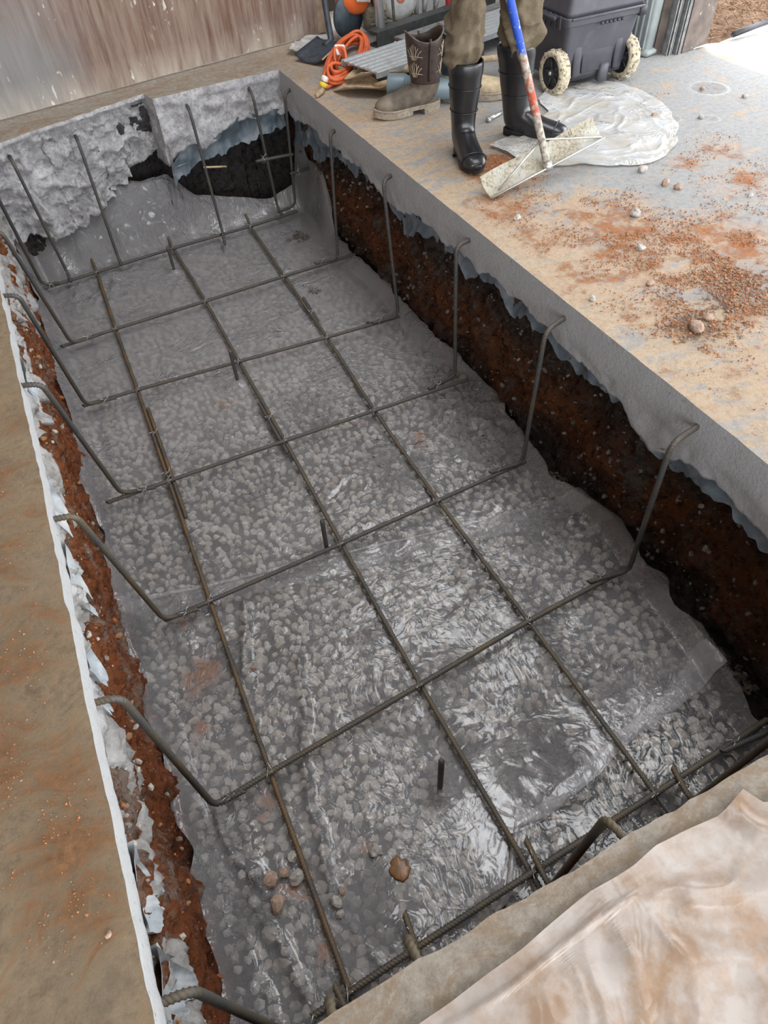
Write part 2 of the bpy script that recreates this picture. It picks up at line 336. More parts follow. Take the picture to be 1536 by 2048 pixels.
M['khaki'] = plain('dirty_engine', (.22, .20, .15), .6, .3, vary=.4)
M['navy'] = plain('dark_casing', (.035, .05, .065), .5, vary=.4)
M['white'] = plain('white_label', (.80, .80, .77), .6, vary=.06)
M['yellow'] = plain('yellow_label', (.80, .60, .05), .6, vary=.06)
M['red'] = plain('red_plastic', (.35, .03, .04), .35, vary=.15)
M['blue'] = plain('blue_plastic', (.02, .07, .32), .35, vary=.15)
M['hose'] = plain('grey_hose', (.38, .39, .40), .5, vary=.15)
M['puddle'] = plain('rusty_mud', (.19, .085, .028), .35, vary=.45, scale=25, bump=.3)
M['ceiling'] = plain('pale_ceiling', (.62, .61, .58), .9)
M['shell'] = plain('dull_siding', (.30, .27, .24), .9)
M['darkwall'] = plain('dark_boards', (.075, .055, .045), .8, vary=.4, scale=12)
M['straw'] = island_mat('pine_straw', [(.30, .17, .09), (.42, .28, .18), (.22, .12, .07), (.50, .36, .25)], bump_scale=20)
M['strawbed'] = plain('straw_bed', (.26, .16, .10), .95, vary=.4, scale=25, bump=.9)
M['apron'] = plain('pale_apron_concrete', (.34, .325, .30), .9, vary=.15, scale=40, bump=.5, dirt=(.30, .23, .16), dirt_at=(.50, .70), dscale=5)

# ------------------------------------------------------------------ mesh building
class MB:
    def __init__(s): s.v = []; s.f = []; s.mi = []; s.n = 0
    def add(s, v, f, mi=0):
        v = np.asarray(v, float).reshape(-1, 3); s.v.append(v)
        s.f += [tuple(int(i)+s.n for i in q) for q in f]; s.mi += [mi]*len(f); s.n += len(v); return s
    def box(s, c, d, rot=None, mi=0, taper=1., bev=0.):
        x, y, z = (q/2 for q in d); b = min(bev, x*.9, y*.9, z*.9)
        if b <= 0:
            P = [(a*(taper if k < 0 else 1)*x, q*(taper if k < 0 else 1)*y, k*z) for k in (-1, 1) for q in (-1, 1) for a in (-1, 1)]
            F = [(0, 2, 3, 1), (4, 5, 7, 6), (0, 1, 5, 4), (2, 6, 7, 3), (0, 4, 6, 2), (1, 3, 7, 5)]
        else:
            P = []; F = []
            ring = lambda ex, ey, zz, t: [((ex-b)*t, -ey*t, zz), (ex*t, (-ey+b)*t, zz), (ex*t, (ey-b)*t, zz), ((ex-b)*t, ey*t, zz), ((-ex+b)*t, ey*t, zz), (-ex*t, (ey-b)*t, zz), (-ex*t, (-ey+b)*t, zz), ((-ex+b)*t, -ey*t, zz)]
            P += ring(x-b, y-b, -z, taper) + ring(x, y, -z+b, taper) + ring(x, y, z-b, 1) + ring(x-b, y-b, z, 1)
            for k in range(3):
                for i in range(8): F.append((k*8+i, k*8+(i+1) % 8, (k+1)*8+(i+1) % 8, (k+1)*8+i))
            F += [tuple(range(7, -1, -1)), tuple(range(24, 32))]
        P = np.array(P)
        if rot is not None: P = P @ np.array(rot.to_3x3()).T
        return s.add(P+np.array(c), F, mi)
    def tube(s, path, r, n=10, closed=False, caps=True, mi=0, skew=0.):
        P = np.array(path, float); m = len(P)
        T = np.gradient(P, axis=0) if not closed else np.roll(P, -1, 0)-np.roll(P, 1, 0)
        T /= np.linalg.norm(T, axis=1)[:, None]+1e-12
        r = np.full(m, r) if np.isscalar(r) else np.asarray(r)
        u = np.cross(T[0], (0, 0, 1.)) if abs(T[0][2]) < .9 else np.cross(T[0], (1., 0, 0)); u /= np.linalg.norm(u)
        V = []; th = np.arange(n)*2*PI/n
        for i in range(m):
            u = u-T[i]*(u@T[i]); u /= np.linalg.norm(u); q = np.cross(T[i], u)
            ring = P[i]+r[i]*(np.cos(th)[:, None]*u+np.sin(th)[:, None]*q)
            if skew: ring = ring+T[i]*(skew*r[i]*np.cos(th))[:, None]
            V.append(ring)
        F = [(i*n+j, i*n+(j+1) % n, ((i+1) % m)*n+(j+1) % n, ((i+1) % m)*n+j) for i in range(m if closed else m-1) for j in range(n)]
        if caps and not closed: F += [tuple(range(n-1, -1, -1)), tuple(range((m-1)*n, m*n))]
        return s.add(np.concatenate(V), F, mi)
    def loft(s, rings, caps=(True, True), mi=0):
        n = len(rings[0]); m = len(rings)
        F = [(i*n+j, i*n+(j+1) % n, (i+1)*n+(j+1) % n, (i+1)*n+j) for i in range(m-1) for j in range(n)]
        if caps[0]: F.append(tuple(range(n-1, -1, -1)))
        if caps[1]: F.append(tuple(range((m-1)*n, m*n)))
        return s.add(np.concatenate([np.array(q) for q in rings]), F, mi)
    def cyl(s, a, b, r, n=20, mi=0, r2=None):
        return s.tube([a, b], [r, r if r2 is None else r2], n, mi=mi)
    def lathe(s, a, axis, prof, n=24, mi=0, caps=True):
        a = np.array(a, float); T = np.array(axis, float); T /= np.linalg.norm(T)
        u = np.cross(T, (0, 0, 1.)) if abs(T[2]) < .9 else np.cross(T, (1., 0, 0)); u /= np.linalg.norm(u); q = np.cross(T, u)
        th = np.arange(n)*2*PI/n
        return s.loft([a+T*h+max(r, 1e-4)*(np.cos(th)[:, None]*u+np.sin(th)[:, None]*q) for r, h in prof], (caps, caps), mi=mi)
    def grid(s, X, Y, Z, mi=0, up=False):
        a, b = X.shape; V = np.stack([X, Y, Z], -1).reshape(-1, 3)
        F = [(i*b+j, (i+1)*b+j, (i+1)*b+j+1, i*b+j+1) for i in range(a-1) for j in range(b-1)]
        if up:
            q = V[F[len(F)//2], :]
            if np.cross(q[1]-q[0], q[2]-q[0])[2] < 0: F = [f[::-1] for f in F]
        return s.add(V, F, mi)
    def build(s, name, mat, parent=None, smooth=True, sub=0):
        me = bpy.data.meshes.new(name); V = np.concatenate(s.v)
        me.from_pydata(V.tolist(), [], s.f)
        mats = mat if isinstance(mat, (list, tuple)) else [mat]
        for q in mats: me.materials.append(q)
        if len(mats) > 1: me.polygons.foreach_set('material_index', np.array(s.mi, dtype=np.int32))
        if smooth: me.polygons.foreach_set('use_smooth', np.ones(len(s.f), dtype=bool))
        me.update()
        o = bpy.data.objects.new(name, me); COL.objects.link(o)
        if parent is not None: o.parent = parent
        if sub:
            md = o.modifiers.new('smooth', 'SUBSURF'); md.levels = sub; md.render_levels = sub
        return o
def autosmooth(o, ang=35):
    bm = bmesh.new(); bm.from_mesh(o.data)
    bmesh.ops.recalc_face_normals(bm, faces=bm.faces)
    for e in bm.edges:
        if len(e.link_faces) == 2 and e.calc_face_angle(0) > math.radians(ang): e.smooth = False
    bm.to_mesh(o.data); bm.free(); return o
def tag(o, label=None, cat=None, group=None, kind=None):
    for k, v in (('label', label), ('category', cat), ('group', group), ('kind', kind)):
        if v: o[k] = v
    return o
def empty(name, loc, rz=0., label=None, cat=None, group=None):
    o = bpy.data.objects.new(name, None); COL.objects.link(o); o.location = loc; o.rotation_euler = (0, 0, rz); o.empty_display_size = .05
    return tag(o, label, cat, group)
_ico = {}
def ico(sub):
    if sub not in _ico:
        bm = bmesh.new(); bmesh.ops.create_icosphere(bm, subdivisions=sub, radius=1); bm.verts.ensure_lookup_table()
        _ico[sub] = (np.array([v.co[:] for v in bm.verts]), [tuple(v.index for v in f.verts) for f in bm.faces]); bm.free()
    return _ico[sub]
def rock(sub, seed, squash=(1, .8, .62), amp=.35):
    V, F = ico(sub); d = 1+amp*vnoise(V[:, 0]*1.3+seed*7.1, V[:, 1]*1.3+seed*3.3, V[:, 2]*1.3, seed)+.12*vnoise(V[:, 0]*3+seed, V[:, 1]*3, V[:, 2]*3, seed+5)
    return V*d[:, None]*np.array(squash), F
def randrot(g):
    q = g.normal(size=4); q /= np.linalg.norm(q); a, b, c, d = q
    return np.array([[1-2*(c*c+d*d), 2*(b*c-a*d), 2*(b*d+a*c)], [2*(b*c+a*d), 1-2*(b*b+d*d), 2*(c*d-a*b)], [2*(b*d-a*c), 2*(c*d+a*b), 1-2*(b*b+c*c)]])
def resample(pts, ds):
    P = np.array(pts, float); L = np.r_[0, np.cumsum(np.linalg.norm(np.diff(P, axis=0), axis=1))]
    n = max(2, int(round(L[-1]/ds))+1); t = np.linspace(0, L[-1], n)
    return np.stack([np.interp(t, L, P[:, k]) for k in range(P.shape[1])], 1)
def fillet(pts, r, k=7):
    P = [np.array(p, float) for p in pts]; out = [P[0]]
    for i in range(1, len(P)-1):
        a, b = P[i-1]-P[i], P[i+1]-P[i]; la, lb = np.linalg.norm(a), np.linalg.norm(b)
        q = min(r, la*.48, lb*.48); p0, p1 = P[i]+a/la*q, P[i]+b/lb*q
        for t in np.linspace(0, 1, k): out.append((1-t)**2*p0+2*t*(1-t)*P[i]+t*t*p1)
    out.append(P[-1]); return out

# ------------------------------------------------------------------ pit outline
XL, XR, YN = -.376, 1.470, .134
LEFT = [(XL, YN), (XL, 2.2), (XL-.006, 4.34)]
BACKL = [(XL-.006, 4.34), (-.227, 4.395), (.18, 4.535), (.623, 4.684)]
STEP = [(.623, 4.684), (.649, 4.562)]
BACKR = [(.649, 4.562), (1.073, 4.597), (1.456, 4.611)]
RIGHT = [(1.456, 4.611), (1.462, 3.1), (1.470, 2.2), (1.484, .9), (1.486, YN)]
NEAR = [(1.486, YN), (.5, YN+.002), (XL, YN)]
def jag(pts, amp, ds=.02, seed=0):
    P = resample(pts, ds); n = fbm(P[:, 0]*14, P[:, 1]*14, seed, 3, seed)*amp
    T = np.gradient(P, axis=0); T /= np.linalg.norm(T, axis=1)[:, None]; N = np.stack([-T[:, 1], T[:, 0]], 1)
    w_ = np.minimum(1, np.minimum(np.arange(len(P)), np.arange(len(P))[::-1])/3); return P+N*(n*w_)[:, None]
SIDES = {'left': jag(LEFT, .004, seed=1), 'backl': jag(BACKL, .008, seed=2), 'step': jag(STEP, .002, seed=3),
         'backr': jag(BACKR, .004, seed=4), 'right': jag(RIGHT, .0012, seed=5), 'near': jag(NEAR, .005, seed=6)}
# ------------------------------------------------------------------ floor slab with the sawn opening
def floor():
    hole = np.concatenate([SIDES[k][:-1] for k in ('left', 'backl', 'step', 'backr', 'right', 'near')])
    outer = [(-3.2, -3.1), (3.73, -3.1), (3.73, 6.2), (-3.2, 6.2)]
    tri = geometry.tessellate_polygon([[Vector((*p, 0)) for p in outer], [Vector((*p, 0)) for p in hole]])
    allp = [(*p, 0) for p in outer]+[(*p, 0) for p in hole]
    F = []
    for t in tri:
        a, b, c = (np.array(allp[i]) for i in t); F.append(t if np.cross(b-a, c-a)[2] > 0 else (t[0], t[2], t[1]))
    o = MB().add(allp, F).build('floor', M['floor'], smooth=False); return tag(o, kind='structure')
floor()

def normals(P):
    # outward from the pit (pit is walked clockwise seen from above: left side going away first)
    T = np.gradient(P, axis=0); T /= np.linalg.norm(T, axis=1)[:, None]; return np.stack([-T[:, 1], T[:, 0]], 1)
def slab_edge(name, P, tfun, mat, rough, seed, clean=.09, rows=22, sharp=0):
    s = np.arange(len(P)); N = normals(P); t = tfun(P)
    X, Y, Z = [], [], []
    for r in range(rows+3):
        v = min(1, r/rows); z = -v*t
        below = sstep(clean*.85, clean*1.25, -z)
        d = rough*below*np.maximum(-.15, .75+fbm(P[:, 0]*9, P[:, 1]*9, z*9, 5, seed, .6))
        if sharp: d = rough*below*(1.5-ridge(P[:, 0]*6, P[:, 1]*6, z*7, 4, seed)*.75+.45*fbm(P[:, 0]*22, P[:, 1]*22, z*22, 4, seed+4, .62))
        if r == 0: d = d*0
        if r > rows: d = d+(.03, .12)[r-rows-1]; z = z+.004*(r-rows)
        X.append(P[:, 0]+N[:, 0]*d); Y.append(P[:, 1]+N[:, 1]*d); Z.append(z)
    o = MB().grid(np.array(X).T, np.array(Y).T, np.array(Z).T).build(name, mat); return tag(o, kind='structure')
def extended(P, a, b, d=.10):
    d0 = (P[0]-P[3])/np.linalg.norm(P[0]-P[3]); d1 = (P[-1]-P[-4])/np.linalg.norm(P[-1]-P[-4])
    return np.vstack(([P[0]+d0*d] if a else []) + [P] + ([P[-1]+d1*d] if b else []))
def interp_t(ax, pts, amp, seed, freq=11):
    pts = sorted(pts)
    return lambda P: np.maximum(.05, np.interp(P[:, ax], [p[0] for p in pts], [p[1] for p in pts])+amp*fbm(P[:, 0]*freq, P[:, 1]*freq, seed*.37, 4, seed, .6))
fine = lambda k, ds=.012: resample(extended(SIDES[k], k != 'backr', k != 'step'), ds)
tR = interp_t(1, [(5, .25), (4.4, .21), (3.85, .20), (3.38, .18), (3.14, .23), (2.8, .17), (2.46, .165), (2.13, .15), (1.78, .157), (1.63, .18), (1.44, .195), (1.32, .20), (1.21, .25), (1.12, .29), (.97, .20), (.72, .22), (.1, .22)], .022, 21)
tL = interp_t(1, [(.13, .40), (.36, .40), (.53, .34), (.675, .42), (.8, .36), (.936, .52), (1.0, .24), (1.2, .19), (1.35, .24), (1.59, .36), (1.75, .24), (1.9, .34), (2.2, .22), (2.56, .36), (2.82, .25), (3.19, .32), (3.35, .55), (3.6, .72), (4.4, .78)], .07, 22, 8)
tBL = interp_t(0, [(-.4, .52), (-.1, .62), (.0, .60), (.19, .5), (.42, .38), (.6, .33), (.65, .33)], .05, 23)
tBR = interp_t(0, [(.64, .40), (.72, .36), (.96, .31), (1.15, .24), (1.47, .25)], .02, 24)
slab_edge('slab_edge', fine('right'), tR, M['face_right'], .009, 31, clean=.14)
slab_edge('slab_edge', fine('left'), tL, M['face_left'], .045, 32, clean=.088, rows=34)
slab_edge('slab_edge', fine('backl'), tBL, M['face_back'], .075, 33, clean=.03, rows=60, sharp=1)
slab_edge('slab_edge', fine('step', .008), lambda P: np.full(len(P), .40), M['face_back'], .012, 34)
slab_edge('slab_edge', fine('backr'), tBR, M['face_back'], .028, 35, clean=.05)
slab_edge('slab_edge', fine('near'), lambda P: .2+.03*fbm(P[:, 0]*9, P[:, 1], 0, 3, 8), M['face_left'], .02, 36, clean=.12)

def bank(k, mat, off, amp, seed, z0=-.06, z1=-1.0, ds=.010, lean=0., hollow=None, ext=.45):
    Q = SIDES[k]; d0 = (Q[0]-Q[4])/np.linalg.norm(Q[0]-Q[4]); d1 = (Q[-1]-Q[-5])/np.linalg.norm(Q[-1]-Q[-5])
    P = resample(np.vstack([Q[0]+d0*ext, Q, Q[-1]+d1*ext]), ds); N = normals(P)
    rows = int((z0-z1)/ds); X, Y, Z = [], [], []
    for r in range(rows+1):
        z = z0+(z1-z0)*r/rows
        d = off+amp*fbm(P[:, 0]*5, P[:, 1]*5, z*5, 5, seed, .58)+lean*(-z)
        d = d+.02*ridge(P[:, 0]*9, P[:, 1]*9, z*14, 2, seed+3)+.011*fbm(P[:, 0]*30, P[:, 1]*30, z*30, 3, seed+6, .7)
        if hollow is not None: d = d+hollow(P, z)
        X.append(P[:, 0]+N[:, 0]*d); Y.append(P[:, 1]+N[:, 1]*d); Z.append(np.full(len(P), z))
    o = MB().grid(np.array(X).T, np.array(Y).T, np.array(Z).T).build('earth_bank', mat); return tag(o, kind='structure')
bank('left', M['soil_left'], .032, .026, 41, lean=-.015)
bank('right', M['soil_right'], .075, .055, 42, lean=.06)
bank('backl', M['soil_back'], .20, .03, 43, hollow=lambda P, z: .30*sstep(.25, .55, P[:, 0])*sstep(.2, .4, -z))
bank('backr', M['soil_back'], .16, .03, 44, hollow=lambda P, z: .22*sstep(.2, .35, -z))
bank('near', M['soil_left'], .05, .03, 45)
def earth_shell():
    P = [(x, y, z) for z in (-1.3, -.03) for x, y in ((-1.0, -.5), (2.2, -.5), (2.2, 5.6), (-1.0, 5.6))]
    o = MB().add(P, [(0, 1, 2, 3), (0, 4, 5, 1), (1, 5, 6, 2), (2, 6, 7, 3), (3, 7, 4, 0)]).build('ground', M['soil_back'], smooth=False); tag(o, kind='structure')
earth_shell()
def pit_base():
    g = 40; x = np.linspace(-.7, 2.0, g); y = np.linspace(-.2, 5.3, g*2); X, Y = np.meshgrid(x, y, indexing='ij')
    o = MB().grid(X, Y, -.955+.012*fbm(X*6, Y*6, 0, 3, 50)).build('ground', M['soil_back']); return tag(o, kind='structure')
pit_base()

# ------------------------------------------------------------------ room shell
def wall_panel(name, a, b, z0, z1, th, mat):
    a, b = np.array(a, float), np.array(b, float); d = (b-a)/np.linalg.norm(b-a); n = np.array([-d[1], d[0]])
    P = [(*q, z) for z in (z0, z1) for q in (a, b, b+n*th, a+n*th)]
    o = MB().add(P, [(0, 3, 2, 1), (4, 5, 6, 7), (0, 1, 5, 4), (1, 2, 6, 5), (2, 3, 7, 6), (3, 0, 4, 7)]).build(name, mat, smooth=False); return tag(o, kind='structure')
wall_panel('wall_back', (-3.2, 4.157), (1.93, 5.094), .012, 4.2, .05, M['wall'])
wall_panel('trim_1', (1.93, 5.094), (2.00, 5.107), .012, 4.2, .09, plain('raw_stud_wood', (.30, .225, .16), .8, vary=.3, scale=14))
wall_panel('wall_back', (1.98, 5.55), (3.75, 5.75), 0, 4.2, .1, M['darkwall'])
wall_panel('wall_left', (-3.2, -3.1), (-3.2, 4.2), 0, 4.2, .1, M['shell'])
wall_panel('wall_right', (3.74, 6.2), (3.74, 3.56), 0, 4.2, .1, M['shell'])
wall_panel('wall_right', (3.74, 3.56), (3.74, -3.2), 2.1, 4.2, .1, M['shell'])  # unseen header over the door, lowered to cut daylight on the floor
wall_panel('wall_front', (3.75, -3.15), (-3.2, -3.15), 2.4, 4.2, .1, M['shell'])  # unseen front wall, left open below for added fill daylight
def ceiling():   # unseen deck; the long opening is added to bring sky light into the pit
    m = MB()
    for x0, x1, y0, y1 in ((-3.3, 1.2, -3.3, 6.3), (3.1, 3.85, -3.3, 6.3), (1.2, 3.1, -3.3, -.9), (1.2, 3.1, 4.7, 6.3)): m.box(((x0+x1)/2, (y0+y1)/2, 4.25), (x1-x0, y1-y0, .1))
    tag(m.build('ceiling', M['ceiling'], smooth=False), kind='structure')
ceiling()
tag(MB().box((4.35, .25, 2.16), (1.2, 7.2, .06)).build('added_eave', M['shell'], smooth=False), kind='structure')   # unseen eave added to cut sky light at the door
# outdoors
tag(MB().box((8.212, -.4, -.06), (8.93, 7.84, .10), bev=.01).build('driveway', M['apron'], smooth=False), kind='structure')
def straw_bed():
    x = np.linspace(3.74, 9, 40); y = np.linspace(3.56, 9, 40); X, Y = np.meshgrid(x, y, indexing='ij')
    tag(MB().grid(X, Y, -.01+.03*fbm(X*3, Y*3, 0, 3, 60)+.10*sstep(0, 1.2, Y-3.56)).build('ground', M['strawbed']), kind='structure')
    m = MB(); N = 5200; g = np.random.default_rng(5)
    px = 3.84+2.2*g.random(N)**1.2; py = 3.56+1.6*g.random(N)
    pz = .02+.03*fbm(px*3, py*3, 0, 3, 60)+.10*sstep(0, 1.2, py-3.56)+.02*g.random(N)
    for i in range(N):
        a = g.random()*PI; L = .03+.05*g.random(); d = np.array([math.cos(a), math.sin(a), g.normal()*.25])*L; q = np.array([-math.sin(a), math.cos(a), 0])*.0022
        c = np.array([px[i], py[i], pz[i]]); up = np.array([0, 0, .0022]); e = c+d*.5+up*4
        m.add([c-d-q, c-d+q, e+q, e-q, c+d-up, e+up*2], [(0, 1, 2, 3), (3, 2, 4), (0, 3, 5), (1, 5, 2)])
    tag(m.build('pine_straw', M['straw'], smooth=False), 'brown pine straw mulch outside beyond the door jamb', 'straw', kind='stuff')
straw_bed()
tag(MB().tube(fillet([(4.05, 3.50, .02), (4.4, 3.56, .025), (5.2, 3.60, .03), (6.5, 3.7, .03)], .3), .018, 8).build('edging_strip', M['toolboxdark']), 'black edging strip between pine straw and driveway', 'edging')
# door jamb: steel track, angles and wood panel
wall_panel('trim_2', (3.455, 3.53), (3.500, 3.515), 0, 2.9, .06, M['darkwall'])
def channel(name, x, y, wd, dp, mat):
    m = MB(); m.box((x, y, 1.45), (.006, dp, 2.9)); m.box((x+wd/2, y+dp/2, 1.45), (wd, .006, 2.9)); m.box((x+wd, y, 1.45), (.006, dp, 2.9)); m.box((x+wd/2, y-dp*.5, 1.45), (.010, .01, 2.9))
    tag(m.build(name, M['angle'], smooth=False), kind='structure')
channel('trim_3', 3.51, 3.50, .035, .05, M['angle']); channel('trim_4', 3.565, 3.48, .03, .05, M['angle'])
wall_panel('door_1', (3.61, 3.455), (3.835, 3.495), .005, 2.9, .05, M['jamb'])

# ------------------------------------------------------------------ gravel bed under the film
# right border of the film along the pit: y, x
XRE = [(0, 1.45), (.30, 1.45), (.55, 1.50), (.89, 1.535), (1.24, 1.585), (1.56, 1.505), (2.06, 1.565), (2.39, 1.58), (2.92, 1.535), (3.27, 1.55), (3.98, 1.50), (4.35, 1.56), (4.9, 1.56)]
def gravel():
    root = empty('gravel_bed', (.55, 2.3, -.955), 0, 'bed of pale crushed stone covering the pit bottom under clear plastic', 'gravel')
    g = np.random.default_rng(3); p = .034
    xs = np.arange(-.372, 1.60, p); ys = np.arange(.02, 4.95, p); X, Y = np.meshgrid(xs, ys)
    X = (X+g.normal(size=X.shape)*.010).ravel(); Y = (Y+g.normal(size=Y.shape)*.010).ravel()
    var = [rock(1, 100+i, (1, .82, .66)) for i in range(10)]
    kp = X < np.interp(Y, [p[0] for p in XRE], [p[1] for p in XRE])-.035; X, Y = X[kp], Y[kp]
    dist = np.hypot(X-.15, Y-.1); vis = (Y > .2) & (X > -.33); order = np.argsort(np.where(vis, dist, 99))
    near = set(order[:300].tolist()); m = MB(); meshes = []
    for i in range(10):
        me = MB().add(*var[i]).build('stone', M['gravel'], smooth=False); bpy.data.objects.remove(me)
        meshes.append(bpy.data.meshes[-1] if False else None)
    mesh_list = [q for q in bpy.data.meshes if q.name.startswith('stone') and q.users == 0]
    for i in range(len(X)):
        r = .0165+.010*g.random()**1.5; k = int(g.integers(10)); R = randrot(g); z = -.922+.010*g.random()
        if i in near:
            o = bpy.data.objects.new('stone', mesh_list[k]); COL.objects.link(o); o.parent = root
            mat = Matrix(R.tolist()).to_4x4() @ Matrix.Scale(r, 4); mat.translation = (X[i]-.55, Y[i]-2.3, z+.955); o.matrix_local = mat
        else:
            V = var[k][0] @ R.T*r; m.add(V+np.array([X[i]-.55, Y[i]-2.3, z+.955]), var[k][1])
    tag(m.build('crushed_stone', M['gravel'], root, smooth=False), kind='stuff')
gravel()

# ------------------------------------------------------------------ clear film in the pit
STAKES = [(.439, 4.218, -.705), (.453, 2.942, -.672), (.436, 1.67, -.675), (.386, .605, -.626)]
FOLDS = [  # raised creases: polyline, height, width
    ([(.031, 1.585), (-.003, 1.45), (-.054, 1.31)], .034, .022), ([(-.299, .844), (-.276, .733), (-.219, .565)], .034, .020), ([(-.335, .75), (-.335, .55), (-.325, .40), (-.315, .28)], .030, .020),
    ([(.14, 1.25), (.09, 1.05), (.017, .918), (-.025, .639), (-.057, .484)], .030, .018), ([(-.057, .484), (-.02, .33), (.03, .2)], .014, .012), ([(-.27, .58), (-.24, .42), (-.22, .30)], .026, .018),
    ([(-.30, 2.0), (.05, 1.86), (.45, 1.72)], .014, .016), ([(.45, 1.95), (.75, 2.05), (1.02, 2.18), (1.12, 2.12)], .016, .014), ([(.98, 2.1), (.93, 1.9), (.97, 1.78)], .022, .016),
    ([(.55, 1.75), (.9, 1.72), (1.3, 1.8)], .012, .012), ([(.83, 1.28), (.95, 1.38), (1.05, 1.45)], .018, .015), ([(.75, 1.15), (.9, 1.22)], .016, .014),
    ([(-.2, 4.52), (.15, 4.56), (.42, 4.58), (.6, 4.60)], .016, .02), ([(.2, 3.75), (.35, 3.95), (.5, 4.2)], .010, .014), ([(.0, 4.1), (.1, 4.35)], .014, .02),
    ([(.55, 4.4), (.7, 4.3), (.8, 4.2)], .016, .02), ([(1.3, 2.2), (1.42, 2.05), (1.5, 1.85)], .03, .02), ([(1.2, 2.05), (1.3, 1.95), (1.45, 2.0)], .022, .016), ([(1.15, 1.3), (1.3, 1.36), (1.42, 1.45)], .018, .016),
    ([(.15, 3.4), (.14, 3.0), (.10, 2.4)], .008, .010), ([(.30, 2.9), (.27, 2.2), (.23, 1.5)], .008, .010), ([(1.15, .75), (1.22, .62), (1.28, .57)], .016, .014), ([(.62, .9), (.66, .8)], .018, .014), ([(.6, .62), (.75, .58), (.84, .48)], .014, .012)]
def film_height(X, Y, seed):
    z = -.880+.004*fbm(X*4, Y*4, 0, 2, seed)+.0022*ridge(X*5+fbm(X*3, Y*3, 0, 2, seed+9), Y*9, .3, 3, seed+1)*sstep(-.2, .6, vnoise(X*2.2, Y*2.2, 0, seed+2))
    z = z+.0010*ridge(X*17, Y*11, .7, 2, seed+4)*sstep(0., .6, vnoise(X*3.1, Y*3.1, 2, seed+5))
    for pl, h, wd in FOLDS:
        P = resample(pl, .02); P = P+.012*np.stack([vnoise(P[:, 0]*12, P[:, 1]*12, 3, seed+7), vnoise(P[:, 0]*12, P[:, 1]*12, 8, seed+8)], 1)
        x0, x1, y0, y1 = P[:, 0].min()-.06, P[:, 0].max()+.06, P[:, 1].min()-.06, P[:, 1].max()+.06
        k = (X > x0) & (X < x1) & (Y > y0) & (Y < y1)
        if not k.any(): continue
        D = np.min(np.hypot(X[k][:, None]-P[None, :, 0], Y[k][:, None]-P[None, :, 1]), 1)
        z[k] += h*np.exp(-(D/(wd*.62))**1.25)
    cm = np.zeros_like(X)
    for x, y, r, k in CR: cm = np.maximum(cm, k*sstep(r, r*.3, np.hypot(X-x, Y-y)+.10*fbm(X*5, Y*5, 0, 2, seed+31)))
    wx, wy = X+.08*fbm(X*5, Y*5, 1, 2, seed+32), Y+.08*fbm(X*5, Y*5, 6, 2, seed+33)
    z = z+(1+.8*sstep(.8, 1.3, X))*cm*(.015*(1-np.abs(vnoise(wx*9, wy*15, 0, seed+34)))**4+.012*(1-np.abs(vnoise(wx*17, wy*11, 0, seed+35)))**4)
    for x, y, t in STAKES: z = z+.022*np.exp(-(np.hypot(X-x, Y-y)/.035)**1.5)
    # the film climbs the banks
    z = z+.10*sstep(.055, -.03, X-(XL+.005))*(1+.5*vnoise(X*0, Y*5, 0, seed+11))
    xr = np.interp(Y, [p[0] for p in XRE], [p[1] for p in XRE]); z = z+(.05+.30*sstep(4.0, 4.35, Y))*sstep(.09, 0, xr-X)
    y0 = 4.475+.05*X; up = np.clip(sstep(0, 1, (Y+.035*fbm(X*4, Y*3, 0, 2, seed+3)-y0)/.22), 0, 1); tgt = np.interp(X, [-.4, .0, .3, .6, .8, 1.0, 1.3, 1.6], [.30, .36, .42, .40, .24, .16, .12, .22])
    return z+up*tgt*(1+.10*fbm(X*5, Y*5, 0, 3, seed+21))
def film_sheet(name, mat, y0, y1, x0=None, x1=None, ds=.010, lift=0., seed=70, label='', curl=None):
    y = np.linspace(0, 1, int((np.max(y1)-np.min(y0))/ds) if not callable(y0) else int((4.6-.2)/ds*.5)); nu = int(1.9/ds)
    u = np.linspace(0, 1, nu); U, V = np.meshgrid(u, y, indexing='ij')
    f0 = y0 if callable(y0) else (lambda q: np.full_like(q, y0)); f1 = y1 if callable(y1) else (lambda q: np.full_like(q, y1))
    xa = XL+.004 if x0 is None else x0; xs = xa+U*(1.5-xa)
    Y = f0(xs)+V*(f1(xs)-f0(xs))
    xr = np.interp(Y, [p[0] for p in XRE], [p[1] for p in XRE])+.018*fbm(Y*9, Y*0, 1, 3, seed+2) if x1 is None else np.full_like(Y, x1)
    xl = np.full_like(Y, xa)-(.03 if x0 is None else 0)+.014*fbm(Y*9, Y*0, 4, 3, seed+6)
    X = xl+U*(xr-xl); Z = film_height(X, Y, seed)+lift
    if curl: Z = Z+curl(X, Y)
    o = MB().grid(X, Y, Z, up=True).build(name, mat); return tag(o, label, 'plastic sheet')
lap = lambda x: 1.80-.20*(x+.3)
fold = lambda x: np.interp(x, [-.4, .1, .42, .556, .66, .887, 1.09, 1.30, 1.50, 1.6], [.10, .12, .24, .385, .375, .413, .46, .474, .513, .53])+.006*vnoise(np.asarray(x)*20, 0, 0, 5)
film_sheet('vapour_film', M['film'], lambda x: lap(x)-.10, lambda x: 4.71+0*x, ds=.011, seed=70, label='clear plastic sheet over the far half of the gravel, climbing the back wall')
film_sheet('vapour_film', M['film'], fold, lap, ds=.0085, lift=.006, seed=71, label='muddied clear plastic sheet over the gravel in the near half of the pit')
film_sheet('vapour_film', M['film2'], .10, .66, x0=.40, ds=.009, lift=-.001, seed=72, label='strip of clear plastic tucked under the larger sheet along the near slab edge')

